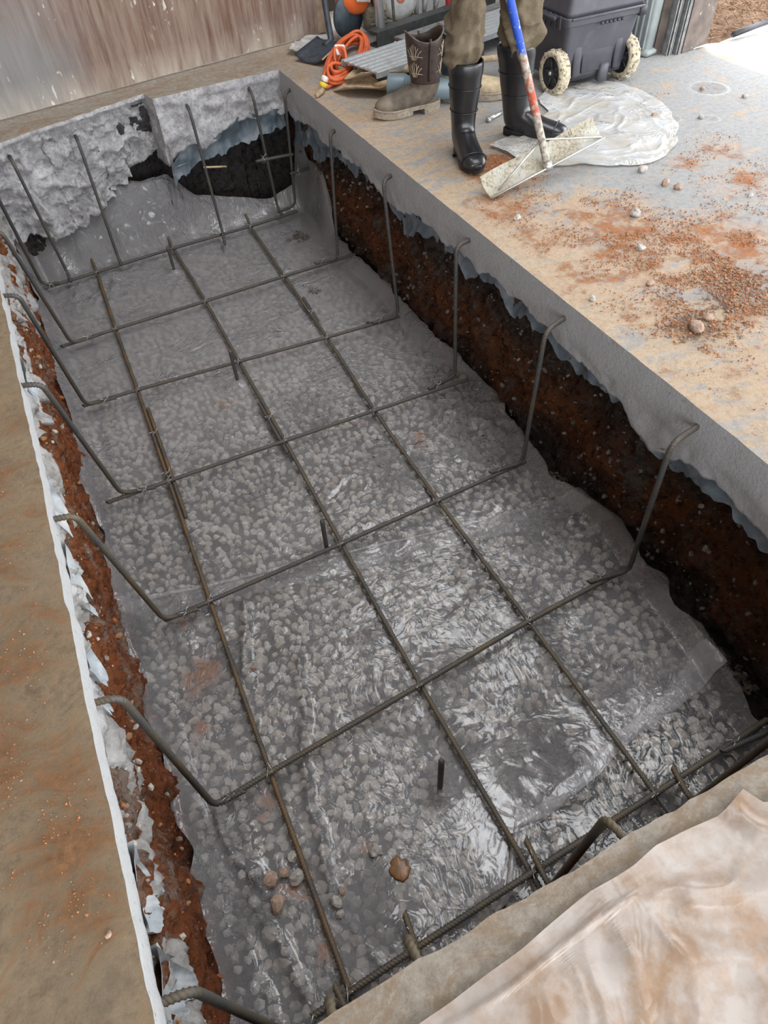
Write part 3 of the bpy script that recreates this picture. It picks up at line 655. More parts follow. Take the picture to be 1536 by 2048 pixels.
def hem(parent, f, x0, x1, w0, w1, lift, seed, label):
    x = np.linspace(x0, x1, 130); v = np.linspace(0, 1, 9); Xg, Vg = np.meshgrid(x, v, indexing='ij'); wd = w0+(w1-w0)*(Xg-x0)/(x1-x0)
    wd = wd*(1+.35*fbm(Xg*9, 0, 0, 2, seed)); Yg = f(Xg)+wd*Vg+.004; Z = film_height(Xg, Yg, seed)+lift+.006*np.sin(Vg*PI)
    o = MB().grid(Xg, Yg, Z, up=True).build('folded_hem', M['hem'], parent); o['label'] = label
sheets = [o for o in COL.objects if o.name.startswith('vapour_film')]
hem(sheets[1], fold, .36, 1.50, .02, .085, .010, 71, 'milky folded hem'); hem(sheets[0], lambda x: lap(x)-.02, -.33, 1.10, .022, .008, .008, 71, 'thin milky hem')
# ------------------------------------------------------------------ old torn film under the slab edges
def torn(name, P, top, bot, off, seed, label, mat=None, wob=.03):
    N = normals(P); rows = 16; t0, b0 = top(P), bot(P); X, Y, Z = [], [], []
    for r in range(rows+1):
        v = r/rows; z = -(t0+(b0-t0)*v)
        d = off+wob*fbm(P[:, 0]*10, P[:, 1]*10, z*8, 3, seed)+.02*math.sin(v*3)
        X.append(P[:, 0]+N[:, 0]*d); Y.append(P[:, 1]+N[:, 1]*d); Z.append(z)
    X, Y, Z = (np.array(q).T for q in (X, Y, Z))
    m = MB().grid(X, Y, Z); o = m.build(name, mat or M['torn']); return tag(o, label, 'torn plastic')
def jagged(base, amp, f, seed):
    return lambda P: np.maximum(0, base+amp*fbm(P[:, 0]*f, P[:, 1]*f, seed, 4, seed, .65))
Pr = resample(RIGHT, .01)
tRb = jagged(.08, .06, 5, 81)
torn('torn_film', Pr, lambda P: tR(P)-.02, lambda P: tR(P)+tRb(P)+.12*sstep(3.7, 4.5, P[:, 1]), .036, 82, 'blue-grey torn plastic hanging below the right slab face')
Pb = resample(BACKR, .008)
torn('torn_film', Pb, lambda P: tBR(P)-.03, lambda P: np.interp(P[:, 0], [.65, .72, .85, .99, 1.15, 1.27, 1.47], [.50, .46, .40, .39, .36, .34, .33])+.02*fbm(P[:, 0]*16, P[:, 1], 0, 4, 83, .6), .012, 84, 'pale blue torn plastic hanging under the back slab face beside the dark hollow')
for y0, y1, a, b in ((.22, .40, .12, .47), (.42, .60, .10, .33), (.96, 1.02, .10, .30), (1.04, 1.16, .09, .24), (1.30, 1.50, .10, .30), (1.62, 1.80, .10, .26), (2.30, 2.50, .10, .24)):
    P = resample([(XL, y0), (XL, y1)], .004); c = (y0+y1)/2; h = (y1-y0)/2
    torn('torn_film', P, lambda P: np.full(len(P), a), lambda P: a+(b-a)*(1-((P[:, 1]-c)/h)**4)*(.8+.28*fbm(P[:, 1]*20, 0, y0, 5, 85, .6)), .004, 86+int(y0*50), {
        .22: 'grey scrap of torn plastic on the left bank by the nearest hooked dowel', .42: 'grey scrap of torn plastic on the left bank, second from the near slab', .96: 'small dark scrap of torn plastic just below the sixth hooked dowel',
        1.04: 'grey scrap of torn plastic on the left bank just above the sixth hooked dowel', 1.30: 'blue-grey scrap of torn plastic between the fifth and sixth hooked dowels', 1.62: 'pale grey scrap of torn plastic below the fifth hooked dowel', 2.30: 'grey scrap of torn plastic on the left bank beside the fourth hooked dowel'}[y0], mat=M['torn_pale'], wob=.010)

# ------------------------------------------------------------------ rebar
RB = .0090
def ribbed(path, r=RB):
    P = resample(path, .0036); k = np.arange(len(P)) % 3
    return MB().tube(P, np.where(k == 1, r*1.17, r*.94), 8, skew=.7)
def tie(c, ax, parent, org, r=.016, seed=0):
    # a loop of thin wire round two bars with two twisted ends
    g = np.random.default_rng(seed+900); ax = np.array(ax, float)/np.linalg.norm(ax); u = np.cross(ax, (0, 0, 1.)); u /= np.linalg.norm(u)
    c = np.array(c)-np.array(org); m = MB(); th = np.linspace(0, 2*PI*1.12, 18); a0 = g.random()*2
    for sgn in (-1, 1):
        sh = ax*.006*sgn; tw = u*.3+ax*.45*sgn; tw = np.cross(np.array([0, 0, 1.]), tw); tw /= np.linalg.norm(tw)
        m.tube([c+sh+r*(math.cos(t+a0)*tw+math.sin(t+a0)*np.array([0, 0, 1.])) for t in th], .0015, 5)
    for sgn in (-1, 1):
        e = g.normal(size=3)*.012; p0 = c+np.array([0, 0, r]); m.tube([p0, p0+u*.010*sgn+np.array([0, 0, .004])+e*.3, p0+u*.024*sgn+ax*g.normal()*.012+np.array([0, 0, .012])], .0015, 5)
    o = m.build('tie_wire', M['wire'], parent); o['label'] = 'thin bright tie wire'; return o
def bar(path, mat, label, group=None, ties=(), r=RB, bend=.05, org=None):
    path = [np.array(p, float) for p in path]; org = np.mean(path, 0)
    pp = fillet([p-org for p in path], bend) if len(path) > 2 else [p-org for p in path]
    o = ribbed(pp, r).build('rebar', mat); o.location = org; tag(o, label, 'rebar', group)
    for i, (c, ax) in enumerate(ties): tie(c, ax, o, org, seed=int(abs(c[0]*977+c[1]*631))+i)
    return o
ZT, ZL = -.828, -.847
TB = {1: [(-.358, 4.375), (-.014, 4.396), (.497, 4.440), (1.047, 4.450), (1.40, 4.485)], 2: [(-.345, 3.683), (-.035, 3.700), (.51, 3.713), (1.022, 3.732), (1.513, 3.745)],
      3: [(-.325, 3.095), (-.044, 3.085), (.503, 3.050), (1.009, 3.012), (1.445, 2.99)], 4: [(-.345, 2.36), (-.061, 2.357), (.507, 2.347), (.975, 2.334), (1.50, 2.316)],
      5: [(-.265, 1.630), (-.08, 1.634), (.497, 1.650), (.967, 1.667), (1.43, 1.685)], 6: [(-.29, .876), (-.094, .893), (.491, .940), (.976, .982), (1.43, 1.0)],
      7: [(-.21, .232), (-.099, .238), (.513, .262), (.976, .275), (1.47, .296)]}
NTH = ['', 'first', 'second', 'third', 'fourth', 'fifth', 'sixth', 'seventh']
DOW_R = {1: [(1.470, 4.451, -.067), (1.405, 4.40, -.067), (1.415, 4.545, -.815), (1.274, 4.519, -.815)], 2: [(1.475, 3.765, -.085), (1.42, 3.733, -.085), (1.39, 3.732, -.815), (1.24, 3.751, -.815)],
         3: [(1.475, 3.065, -.071), (1.403, 3.03, -.071), (1.439, 2.979, -.815), (1.281, 2.992, -.815)], 4: [(1.482, 2.322, -.067), (1.396, 2.308, -.067), (1.451, 2.358, -.815), (1.285, 2.333, -.815)],
         5: [(1.486, 1.654, -.063), (1.372, 1.622, -.063), (1.409, 1.676, -.815), (1.248, 1.693, -.815)], 6: [(1.492, .979, -.058), (1.365, .958, -.058), (1.443, .983, -.815), (1.275, 1.012, -.815)],
         7: [(1.49, .34, -.07), (1.40, .33, -.07), (1.43, .262, -.815), (1.25, .28, -.815)]}
DOW_L = {1: [(-.39, 4.21, -.118), (-.345, 4.185, -.118), (-.350, 4.400, -.815), (-.25, 4.362, -.815)], 2: [(-.39, 3.50, -.05), (-.335, 3.45, -.05), (-.287, 3.663, -.815), (-.142, 3.668, -.815)],
         3: [(-.39, 2.848, -.034), (-.325, 2.818, -.034), (-.308, 3.077, -.815), (-.161, 3.060, -.815)], 4: [(-.39, 2.205, -.03), (-.318, 2.179, -.03), (-.275, 2.371, -.815), (-.129, 2.335, -.815)],
         5: [(-.39, 1.554, -.055), (-.319, 1.538, -.055), (-.263, 1.624, -.815), (-.133, 1.612, -.815)], 6: [(-.39, .94, -.08), (-.323, .925, -.08), (-.288, .868, -.815), (-.19, .871, -.815)],
         7: [(-.39, .296, -.08), (-.322, .287, -.08), (-.255, .20, -.815), (-.18, .215, -.815)]}
for k, pts in TB.items():
    d = (1, .05, 0); ties = []
    for j in (1, 2, 3):
        ties.append(((pts[j][0], pts[j][1], ZT-.008), (1, -1, 0)))
    if k > 1:
        q = DOW_R[k][3]; ties.append(((q[0]+.05, q[1], ZT+.006), (.1, 1, 0))) if k != 7 else ties.append(((1.30, .287, ZT+.006), (.1, 1, 0)))
    q = DOW_L[k][3]; ties.append(((q[0]-.05, q[1], ZT+.006), (.1, 1, 0)))
    bar([(*p, ZT) for p in pts], M['bar_tan'] if k in (6, 7) else M['bar_dark'], f'{NTH[k]} crosswise steel bar of the rebar grid, counted from the back wall', 'crosswise bars of the rebar grid', ties, r=RB*(1.08 if k > 5 else 1), bend=.3)
L1 = [(-.015, 4.535), (-.014, 4.435), (-.036, 3.736), (-.045, 3.114), (-.061, 2.379), (-.08, 1.648), (-.094, .901), (-.100, .19)]
L2 = [(.50, 4.55), (.502, 4.47), (.515, 3.74), (.508, 3.075), (.511, 2.368), (.502, 1.664), (.496, .949), (.507, .20)]
L3 = [(1.056, 4.58), (1.053, 4.475), (1.031, 3.767), (1.018, 3.035), (.984, 2.355), (.976, 1.685), (.985, .995), (.985, .17)]
for P, mt, lb in ((L1, M['bar_rust'], 'rusty lengthwise steel bar of the grid nearest the left bank'), (L2, M['bar_tan'], 'middle lengthwise steel bar of the rebar grid'), (L3, M['bar_tan'], 'lengthwise steel bar of the grid nearest the right bank')):
    bar([(*p, ZL+(.045 if i == 0 else 0)) for i, p in enumerate(P)], mt, lb, 'lengthwise bars of the rebar grid', bend=.3)
bar([(-.030, 2.93, ZL+.003), (-.048, 2.12, ZL+.003)], M['bar_rust'], 'short rusty lap bar tied beside the left lengthwise bar', ties=[((-.045, 2.72, ZL), (0, 1, 0)), ((-.06, 2.42, ZL), (0, 1, 0))])
bar([(.491, 2.69, ZL+.004), (.492, 2.28, ZL+.004)], M['bar_dark'], 'short lap bar tied beside the middle lengthwise bar', ties=[((.50, 2.55, ZL), (0, 1, 0))])
bar([(1.043, 3.47, ZL+.004), (1.030, 3.20, ZL+.004)], M['bar_dark'], 'short lap bar tied beside the right lengthwise bar', ties=[((1.035, 3.30, ZL), (0, 1, 0))])
for k, p in DOW_L.items(): bar(p, M['bar_tan'] if k > 4 else M['bar_dark'], f'{NTH[k]} hooked dowel out of the left slab edge, counted from the back wall', 'hooked dowels along the left slab edge')
for k, p in DOW_R.items(): bar(p, M['bar_dark'], f'{NTH[k]} hooked dowel out of the right slab face, counted from the back wall', 'hooked dowels along the right slab face')
for lb, p in (('first hooked dowel out of the back wall of the pit, counted from the left corner', [(-.214, 4.46, -.095), (-.207, 4.36, -.09), (-.183, 4.435, -.80), (-.18, 4.348, -.815)]), ('second hooked dowel out of the back wall, by the rough broken concrete', [(.163, 4.60, -.112), (.163, 4.49, -.105), (.144, 4.448, -.80), (.148, 4.375, -.815)]),
              ('third hooked dowel out of the back wall, just right of the concrete step', [(.842, 4.60, -.078), (.832, 4.49, -.072), (.847, 4.45, -.80), (.812, 4.28, -.815)]), ('fourth hooked dowel out of the back wall, near the dark right corner', [(1.25, 4.63, -.07), (1.235, 4.51, -.065), (1.288, 4.560, -.80), (1.284, 4.465, -.815)])):
    bar(p, M['bar_dark'], lb, 'hooked dowels along the back wall', ties=[((p[3][0], p[3][1]+.06, ZT), (1, 1, 0))])
for lb, p in (('hooked dowel at the near slab edge with its bend standing proud of the slab', [(.527, .12, -.05), (.518, .186, -.05), (.522, .20, -.80), (.536, .345, -.815)]), ('hooked dowel at the near slab edge above the upright rusty stub', [(.068, .11, -.045), (.063, .180, -.045), (.105, .20, -.80), (.118, .335, -.815)]),
              ('hooked dowel at the near slab edge closest to the left bank', [(-.11, .11, -.045), (-.101, .160, -.045), (-.12, .18, -.80), (-.13, .27, -.815)]), ('hooked dowel at the near slab edge closest to the right bank', [(1.06, .11, -.06), (1.055, .17, -.06), (1.045, .20, -.80), (1.075, .315, -.815)])):
    bar(p, M['bar_tan'], lb, 'hooked dowels along the near slab edge', ties=[((p[3][0], p[3][1]-.06, ZT), (1, 1, 0))])
for (x, y, t), lb in zip(STAKES, ('short dark stake through the film by the first crosswise bar', 'short dark stake through the film by the third crosswise bar', 'short dark stake through the film by the fifth crosswise bar', 'short grey stake standing alone through the film near the front of the pit')):
    bar([(x, y, -.95), (x+.003, y+.004, t)], M['bar_dark'], lb, 'stakes through the film', r=RB*.95)
for p, lb in (([(1.17, 4.46, -.432), (1.42, 4.47, -.446)], 'short bar tied across the upper part of the fourth back dowel'), ([(1.385, 4.44, -.55), (1.52, 4.47, -.56)], 'short bar tied to the first right dowel in the dark corner')):
    bar(p, M['bar_dark'], lb, ties=[((p[0][0]+.05, p[0][1], p[0][2]), (1, 0, 1))])
tag(MB().tube([(.83, 4.47, -.395), (.98, 4.50, -.435)], .006, 8).build('stick', M['spade']), 'pale thin stick in the dark hollow behind the third back dowel', 'stick')

# ------------------------------------------------------------------ loose stones and crumbs
def clod(name, x, y, z, r, seed, label, cat='stone', mat='clod', group=None):
    V, F = rock(2, seed, (1, .8, .7), .4); o = MB().add(V*r, F).build(name, M[mat], smooth=False)
    o.location = (x, y, z+r*.5); o.rotation_euler = (0, 0, seed); return tag(o, label, cat, group)
for i, (x, y, r, mt, lb) in enumerate([(2.385, 2.344, .022, 'clod', 'dark grey stone on the pale floor in front of the white film'), (2.42, 2.36, .011, 'clod', 'small stone touching the dark grey stone before the white film'),
        (2.092, 2.033, .022, 'clod', 'pale grey stone on the orange clay patch'), (1.933, 1.809, .018, 'clod', 'grey stone on the clay patch nearer the pit'), (1.563, 1.622, .014, 'clod', 'small brown stone close to the slab edge by the fifth right dowel'),
        (3.02, 2.662, .015, 'clod', 'dark pebble beside the small puddle'), (2.842, 2.80, .017, 'clodred', 'brown pebble between the white film and the puddle'), (2.383, 2.186, .020, 'clodred', 'muddy clod behind the orange clay patch'),
        (2.403, 2.129, .018, 'clodred', 'orange clod beside the muddy clod'), (2.61, 1.919, .013, 'clod', 'small dark pebble on bare grey floor near the right frame edge'), (1.66, 2.26, .016, 'clod', 'small stone in front of the blade of the long handled spreader'),
        (1.749, 1.306, .030, 'clodred', 'brown clod heap lump on the dark mud patch'), (1.83, 1.33, .018, 'clodred', 'smaller brown lump beside the clod on the dark mud patch'), (1.80, 1.60, .015, 'clodred', 'reddish stone between the clay patch and the dark mud'), (3.30, 2.95, .014, 'clodred', 'brown pebble behind the puddles'), (3.4, 2.75, .015, 'clod', 'dark pebble beyond the puddles')]):
    clod('stone', x, y, 0, r, i+3, lb, 'stone', mt, 'loose stones on the right floor')
clod('stone', -.42, .42, 0, .007, 44, 'tiny stone on the left slab near the front', 'stone', 'clodred')
for i, (x, y, r, mt, lb) in enumerate([(-.125, .57, .024, 'clod', 'largest of the clods by the rusty front bar'), (-.118, .63, .019, 'clod', 'grey clod uppermost of the group by the rusty front bar'), (-.16, .60, .017, 'clodred', 'orange clod in the group by the rusty front bar'), (-.20, .60, .025, 'clodred', 'muddy lump left of the clod group by the rusty front bar'),
        (-.205, .53, .024, 'clodred', 'muddy round stone at the foot of the clod group'), (-.045, .455, .021, 'clod', 'grey clod beside the long film crease near the front'), (-.05, .425, .012, 'clod', 'small clod below the one beside the film crease'), (-.02, .475, .012, 'clodred', 'red crumb beside the grey clod at the film crease'),
        (.117, .53, .021, 'clod', 'elongated grey clod lying on the film before the stake'), (-.321, 1.259, .011, 'clod', 'small stone on the film by the muddy smear'), (-.021, 1.299, .013, 'clodred', 'small tan stone on the film left of the middle bar')]):
    clod('clod', x, y, -.868, r, i+60, lb, 'clod', mt, 'clods lying on the film')
def pud():
    th = np.linspace(0, 2*PI, 40, endpoint=False); rr = .028*(1+.35*fbm(np.cos(th)*1.5, np.sin(th)*1.5, 0, 3, 9))
    rings = [np.stack([rr*k*np.cos(th), 1.3*rr*k*np.sin(th), np.full(40, h)], 1) for k, h in ((1, 0), (.9, .002), (.6, .004), (.2, .005))]
    o = MB().loft(rings).build('rusty_mud_puddle', M['puddle']); o.location = (.162, .455, -.866); tag(o, 'wet rust-brown mud puddle on the film near the front', 'puddle')
pud()
def crumbs(name, pts, n, mat, zoff, rmin, rmax, label, cat, seed, spread=None):
    g = np.random.default_rng(seed); w_ = np.array([p[2]**2*p[3] for p in pts]); w_ /= w_.sum(); V0, F0 = ico(1); V0 = V0[:12]
    V0 = np.array([[0, 0, 1], [1, 0, 0], [0, 1, 0], [-1, 0, 0], [0, -1, 0], [0, 0, -.7]], float); F0 = [(0, 1, 2), (0, 2, 3), (0, 3, 4), (0, 4, 1), (5, 2, 1), (5, 3, 2), (5, 4, 3), (5, 1, 4)]
    m = MB(); k = g.choice(len(pts), n, p=w_)
    for i in range(n):
        p = pts[k[i]]; a = g.random()*2*PI; r = p[2]*.95*g.random()**.6; x, y = p[0]+r*math.cos(a), p[1]+r*math.sin(a)
        if fbm(x*9, y*9, 0, 3, 90) < -.15+.5*(r/p[2])-.2: continue
        s_ = rmin+(rmax-rmin)*g.random()**3.5
        m.add((V0*(1+.35*g.normal(size=(6, 1)))) @ randrot(g).T*s_*np.array([1, 1, .8])+np.array([x, y, zoff+s_*.4]), F0)
    tag(m.build(name, M[mat], smooth=False), label, cat, kind='stuff')
inside = lambda P: [p for p in P if p[0]-p[2] > 1.5]
crumbs('clay_crumbs', [(max(p[0], 1.5+p[2]), p[1], p[2], p[3]) for p in ORANGE], 22000, 'crumb', 0, .0012, .0048, 'orange clay crumbs scattered over the right floor', 'clay crumbs', 91)
crumbs('soil_crumbs', BROWN+[(2.1, 1.5, .35, .3)], 4500, 'crumb', 0, .0014, .0065, 'dark soil crumbs heaped by the right slab edge', 'soil crumbs', 92)
crumbs('clay_crumbs', [(p[0]-max(0, p[0]+p[2]+.385), p[1], p[2], p[3]) for p in LEFT_O], 3200, 'crumb', 0, .0010, .0035, 'dry clay crumbs smeared on the left slab', 'clay crumbs', 93)
crumbs('soil_crumbs', [(1.50, y, .07, 1) for y in np.arange(.2, 2.2, .09)]+[(1.52, y, .05, .8) for y in np.arange(2.2, 4.0, .12)], 5200, 'darkcrumb', -.885, .003, .016, 'dark soil crumbs fallen along the foot of the right bank', 'soil crumbs', 94)
crumbs('soil_crumbs', [(1.30, 4.22, .09, 1), (1.13, 3.55, .06, .8), (1.16, 3.48, .05, .6), (1.30, 3.1, .07, .7), (1.24, 3.5, .06, .6)], 420, 'darkcrumb', -.875, .004, .014, 'dark crumbs lying on the far film near the right bank', 'soil crumbs', 95)
crumbs('clay_crumbs', [(-.21, 1.38, .07, 1), (-.15, .82, .05, .6), (.09, .56, .03, .6), (-.12, .4, .03, .5)], 380, 'crumb', -.878, .0012, .004, 'reddish crumbs on the near film', 'clay crumbs', 96)
def bank_stones(side, n, mat, seed, zr, off, lb):
    g = np.random.default_rng(seed); P = resample(SIDES[side], .01); N = normals(P); m = MB(); var = [rock(1, 200+i) for i in range(6)]
    for i in range(n):
        k = g.integers(len(P)); z = zr[0]+(zr[1]-zr[0])*g.random(); r = .003+.012*g.random()**4; d = off(z)+.01*g.normal()
        m.add(var[i % 6][0]*r @ randrot(g).T+np.array([P[k, 0]+N[k, 0]*d, P[k, 1]+N[k, 1]*d, z]), var[i % 6][1])
    tag(m.build('bank_stones', M[mat], smooth=False), lb, 'stones', kind='stuff')
bank_stones('right', 900, 'darkcrumb', 97, (-.25, -.85), lambda z: .045+.06*(-z), 'small grey stones and clods sticking out of the dark right bank')
bank_stones('left', 380, 'gravel', 98, (-.12, -.5), lambda z: .035, 'pale pebbles and broken concrete bits sticking out of the left bank')
bank_stones('left', 500, 'crumb', 99, (-.2, -.9), lambda z: .03, 'red clay lumps standing out of the left bank')

# ------------------------------------------------------------------ plastic on the floor
def floor_film(name, outline, mat, label, h, seed, n=110, edge_amp=.02, ridges=(), fold=.010):
    O = np.array(outline); c = O.mean(0); B = resample(np.vstack([O, O[:1]]), .02)[:-1]
    B = B+edge_amp*np.stack([fbm(B[:, 0]*6, B[:, 1]*6, 0, 3, seed), fbm(B[:, 0]*6, B[:, 1]*6, 5, 3, seed)], 1)
    k = len(B); rad = np.linspace(0, 1, n//2)**.85
    X = c[0]+rad[:, None]*(B[None, :, 0]-c[0]); Y = c[1]+rad[:, None]*(B[None, :, 1]-c[1])
    wx, wy = X+.10*fbm(X*4, Y*4, 0, 2, seed+4), Y+.10*fbm(X*4, Y*4, 7, 2, seed+4)
    Z = .004+h*.45*(1+fbm(X*4, Y*4, 0, 2, seed+1))+fold*((1-np.abs(vnoise(wx*5, wy*9, 0, seed+2)))**5+.7*(1-np.abs(vnoise(wx*11, wy*6, 3, seed+3)))**5+.4*(1-np.abs(vnoise(wx*19, wy*15, 5, seed+5)))**4)
    for pl, hh, wd in ridges:
        P = resample(pl, .01); D = np.min(np.hypot(X[..., None]-P[:, 0], Y[..., None]-P[:, 1]), -1); Z = Z+hh*np.exp(-(D/wd)**2)
    Z = np.maximum(.003, Z)
    V = np.stack([X, Y, Z], -1).reshape(-1, 3); F = [(i*k+j, i*k+(j+1) % k, (i+1)*k+(j+1) % k, (i+1)*k+j) for i in range(n//2-1) for j in range(k)]
    q = V[list(F[len(F)//2])]
    if np.cross(q[1]-q[0], q[2]-q[0])[2] < 0: F = [f[::-1] for f in F]
    o = MB().add(V, F).build(name, mat); return tag(o, label, 'plastic sheet')
floor_film('plastic_sheet', [(1.93, 2.93), (1.96, 2.78), (1.984, 2.644), (2.2, 2.50), (2.442, 2.388), (2.60, 2.41), (2.721, 2.471), (2.86, 2.66), (2.974, 2.867), (3.02, 3.08), (3.012, 3.235), (2.90, 3.38), (2.7, 3.45), (2.5, 3.33), (2.43, 3.12), (2.2, 3.0)], M['filmfloor'], 'crumpled white plastic sheet on the floor between the boots and the wheeled tool box', .008, 101, n=190, fold=.006)
floor_film('plastic_sheet', [(-.06, .0), (-.02, .055), (.021, .059), (.083, .061), (.145, .066), (.229, .071), (.31, .082), (.387, .091), (.464, .089), (.494, .090), (.548, .099), (.628, .094), (.695, .087), (.735, .096), (.768, .103), (.787, .060), (.90, .045), (1.3, .02), (1.8, -.05), (1.9, -.7), (.8, -.9), (-.05, -.6)], M['filmnear'], 'muddy brown plastic sheet lying on the near slab beside the pit', .006, 102, n=220, edge_amp=.0012, fold=.0045,
           ridges=[([(.06, .03), (.2, .034), (.36, .05), (.45, .05)], .006, .008), ([(.72, .08), (.74, .03), (.8, -.05)], .012, .02), ([(.55, .0), (.7, -.06), (.9, -.1)], .010, .03), ([(.4, -.02), (.55, -.1), (.6, -.2)], .010, .03)])
floor_film('plastic_sheet', [(1.60, 4.83), (1.66, 4.70), (1.80, 4.70), (1.92, 4.80), (1.95, 4.97), (1.80, 5.02), (1.68, 4.95)], M['filmfloor'], 'small crumpled grey plastic bag at the foot of the back wall', .03, 103, n=60, fold=.03)

# ------------------------------------------------------------------ footwear
def ringpt(cx, cz, ang, hl, hw, n=24, p=2.3, sx=1.):
    a = math.radians(ang); th = np.arange(n)*2*PI/n; c, s_ = np.cos(th), np.sin(th)
    ex = np.sign(c)*np.abs(c)**(2/p)*hl; ey = np.sign(s_)*np.abs(s_)**(2/p)*hw
    return np.stack([cx+ex*math.cos(a), ey, cz+ex*math.sin(a)], 1)
def sole_outline(L0, L1, wf, wh, n=36):
    t = np.linspace(0, 2*PI, n, endpoint=False); x = (L0+L1)/2+(L1-L0)/2*np.sign(np.cos(t))*np.abs(np.cos(t))**.8
    u = (x-L0)/(L1-L0); w_ = np.interp(u, [0, .15, .42, .7, .9, 1], [wh*.95, wh, wh*.86, wf, wf*.85, wf*.6])
    return np.stack([x, np.sign(np.sin(t))*np.abs(np.sin(t))**.75*w_], 1)
def sole_mesh(L0, L1, wf, wh, th, heel_h, k=1.):
    o = sole_outline(L0, L1, wf, wh); m = MB(); u = (o[:, 0]-L0)/(L1-L0); spring = .012*np.clip((u-.75)/.25, 0, 1)**2
    lift = heel_h
    def rg(sc, z): return np.stack([(o[:, 0]-(L0+L1)/2)*sc+(L0+L1)/2, o[:, 1]*sc, z+spring], 1)
    m.loft([rg(.97, np.full(len(u), lift)), rg(1.0, np.full(len(u), lift+th*.3)), rg(1.0, np.full(len(u), lift+th*.8)), rg(.96, np.full(len(u), lift+th))])
    if heel_h > 0:
        x1 = L0+(L1-L0)*.30; h = o.copy(); h[:, 0] = np.minimum(h[:, 0], x1)
        m.loft([np.stack([h[:, 0]*s_+L0*(1-s_)*.5, h[:, 1]*s_, np.full(len(h), z)], 1) for s_, z in ((.93, 0.), (.97, heel_h*.5), (1, lift+.004))])
        f = o.copy(); x2 = L0+(L1-L0)*.45; f[:, 0] = np.maximum(f[:, 0], x2); f[:, 1] *= np.where(o[:, 0] < x2, .9, 1)
        m.loft([np.stack([f[:, 0], f[:, 1]*s_, np.full(len(f), z)+spring], 1) for s_, z in ((.95, 0.003), (.99, lift*.7), (.99, lift+.003))])
    return m
def rubber_boot(parent, loc, rz, lean=(0, 0), top=.385):
    o = empty('rubber_boot', loc, rz); o.parent = parent; o.scale = (1.15, 1.16, 1.02); o['label'] = 'black rubber boot'
    secs = [(.0, top, 0, .074, .064), (0, top-.004, 0, .077, .067), (0, top-.05, 0, .077, .067), (0, top-.055, 0, .0735, .0635), (-.001, .29, 0, .071, .061), (-.004, .235, 0, .066, .057), (-.006, .18, 0, .0575, .051), (-.004, .13, 4, .056, .047), (.004, .10, 16, .062, .0455),
            (.010, .079, 34, .074, .0465), (.040, .062, 52, .064, .046), (.075, .053, 66, .054, .047), (.115, .046, 76, .043, .049), (.155, .042, 82, .037, .0495), (.190, .039, 86, .032, .046), (.212, .037, 88, .026, .037), (.224, .034, 90, .015, .022)]
    rings = []
    for i, s_ in enumerate(secs):
        q = ringpt(*s_); f = np.clip(q[:, 2]/top, 0, 1)**1.5; q[:, 0] += lean[0]*f; q[:, 1] += lean[1]*f; q[:, 2] = np.maximum(q[:, 2], .012); rings.append(q)
    inner = []
    for z, k in ((top, .93), (top-.03, .90), (top-.09, .80)):
        q = ringpt(0, z, 0, .074*k, .064*k); f = np.clip(q[:, 2]/top, 0, 1)**1.5; q[:, 0] += lean[0]*f; q[:, 1] += lean[1]*f; inner.append(q)
    MB().loft(inner[::-1]+rings, (True, True)).build('boot_upper', M['rubber'], o, sub=1)
    s_ = sole_mesh(-.055, .233, .053, .043, .022, .012).build('boot_sole', M['rubbersole'], o); autosmooth(s_)
    # moulded bands
    bz = MB()
    for z, hl, hw in ((.285, .0722, .0622), (.19, .0608, .0538)):
        q = ringpt(-.002, z, 0, hl, hw, 32); f = (z/top)**1.5; q[:, 0] += lean[0]*f; q[:, 1] += lean[1]*f; bz.tube(q, .0016, 6, closed=True)
    bz.build('moulded_band', M['rubber'], o)
    cp = ringpt(.170, .043, 78, .0375, .0505, 28); cp[:, 2] = np.maximum(cp[:, 2], .03); MB().tube(cp, .0022, 6, closed=True).build('toe_cap_ridge', M['rubber'], o)
    return o
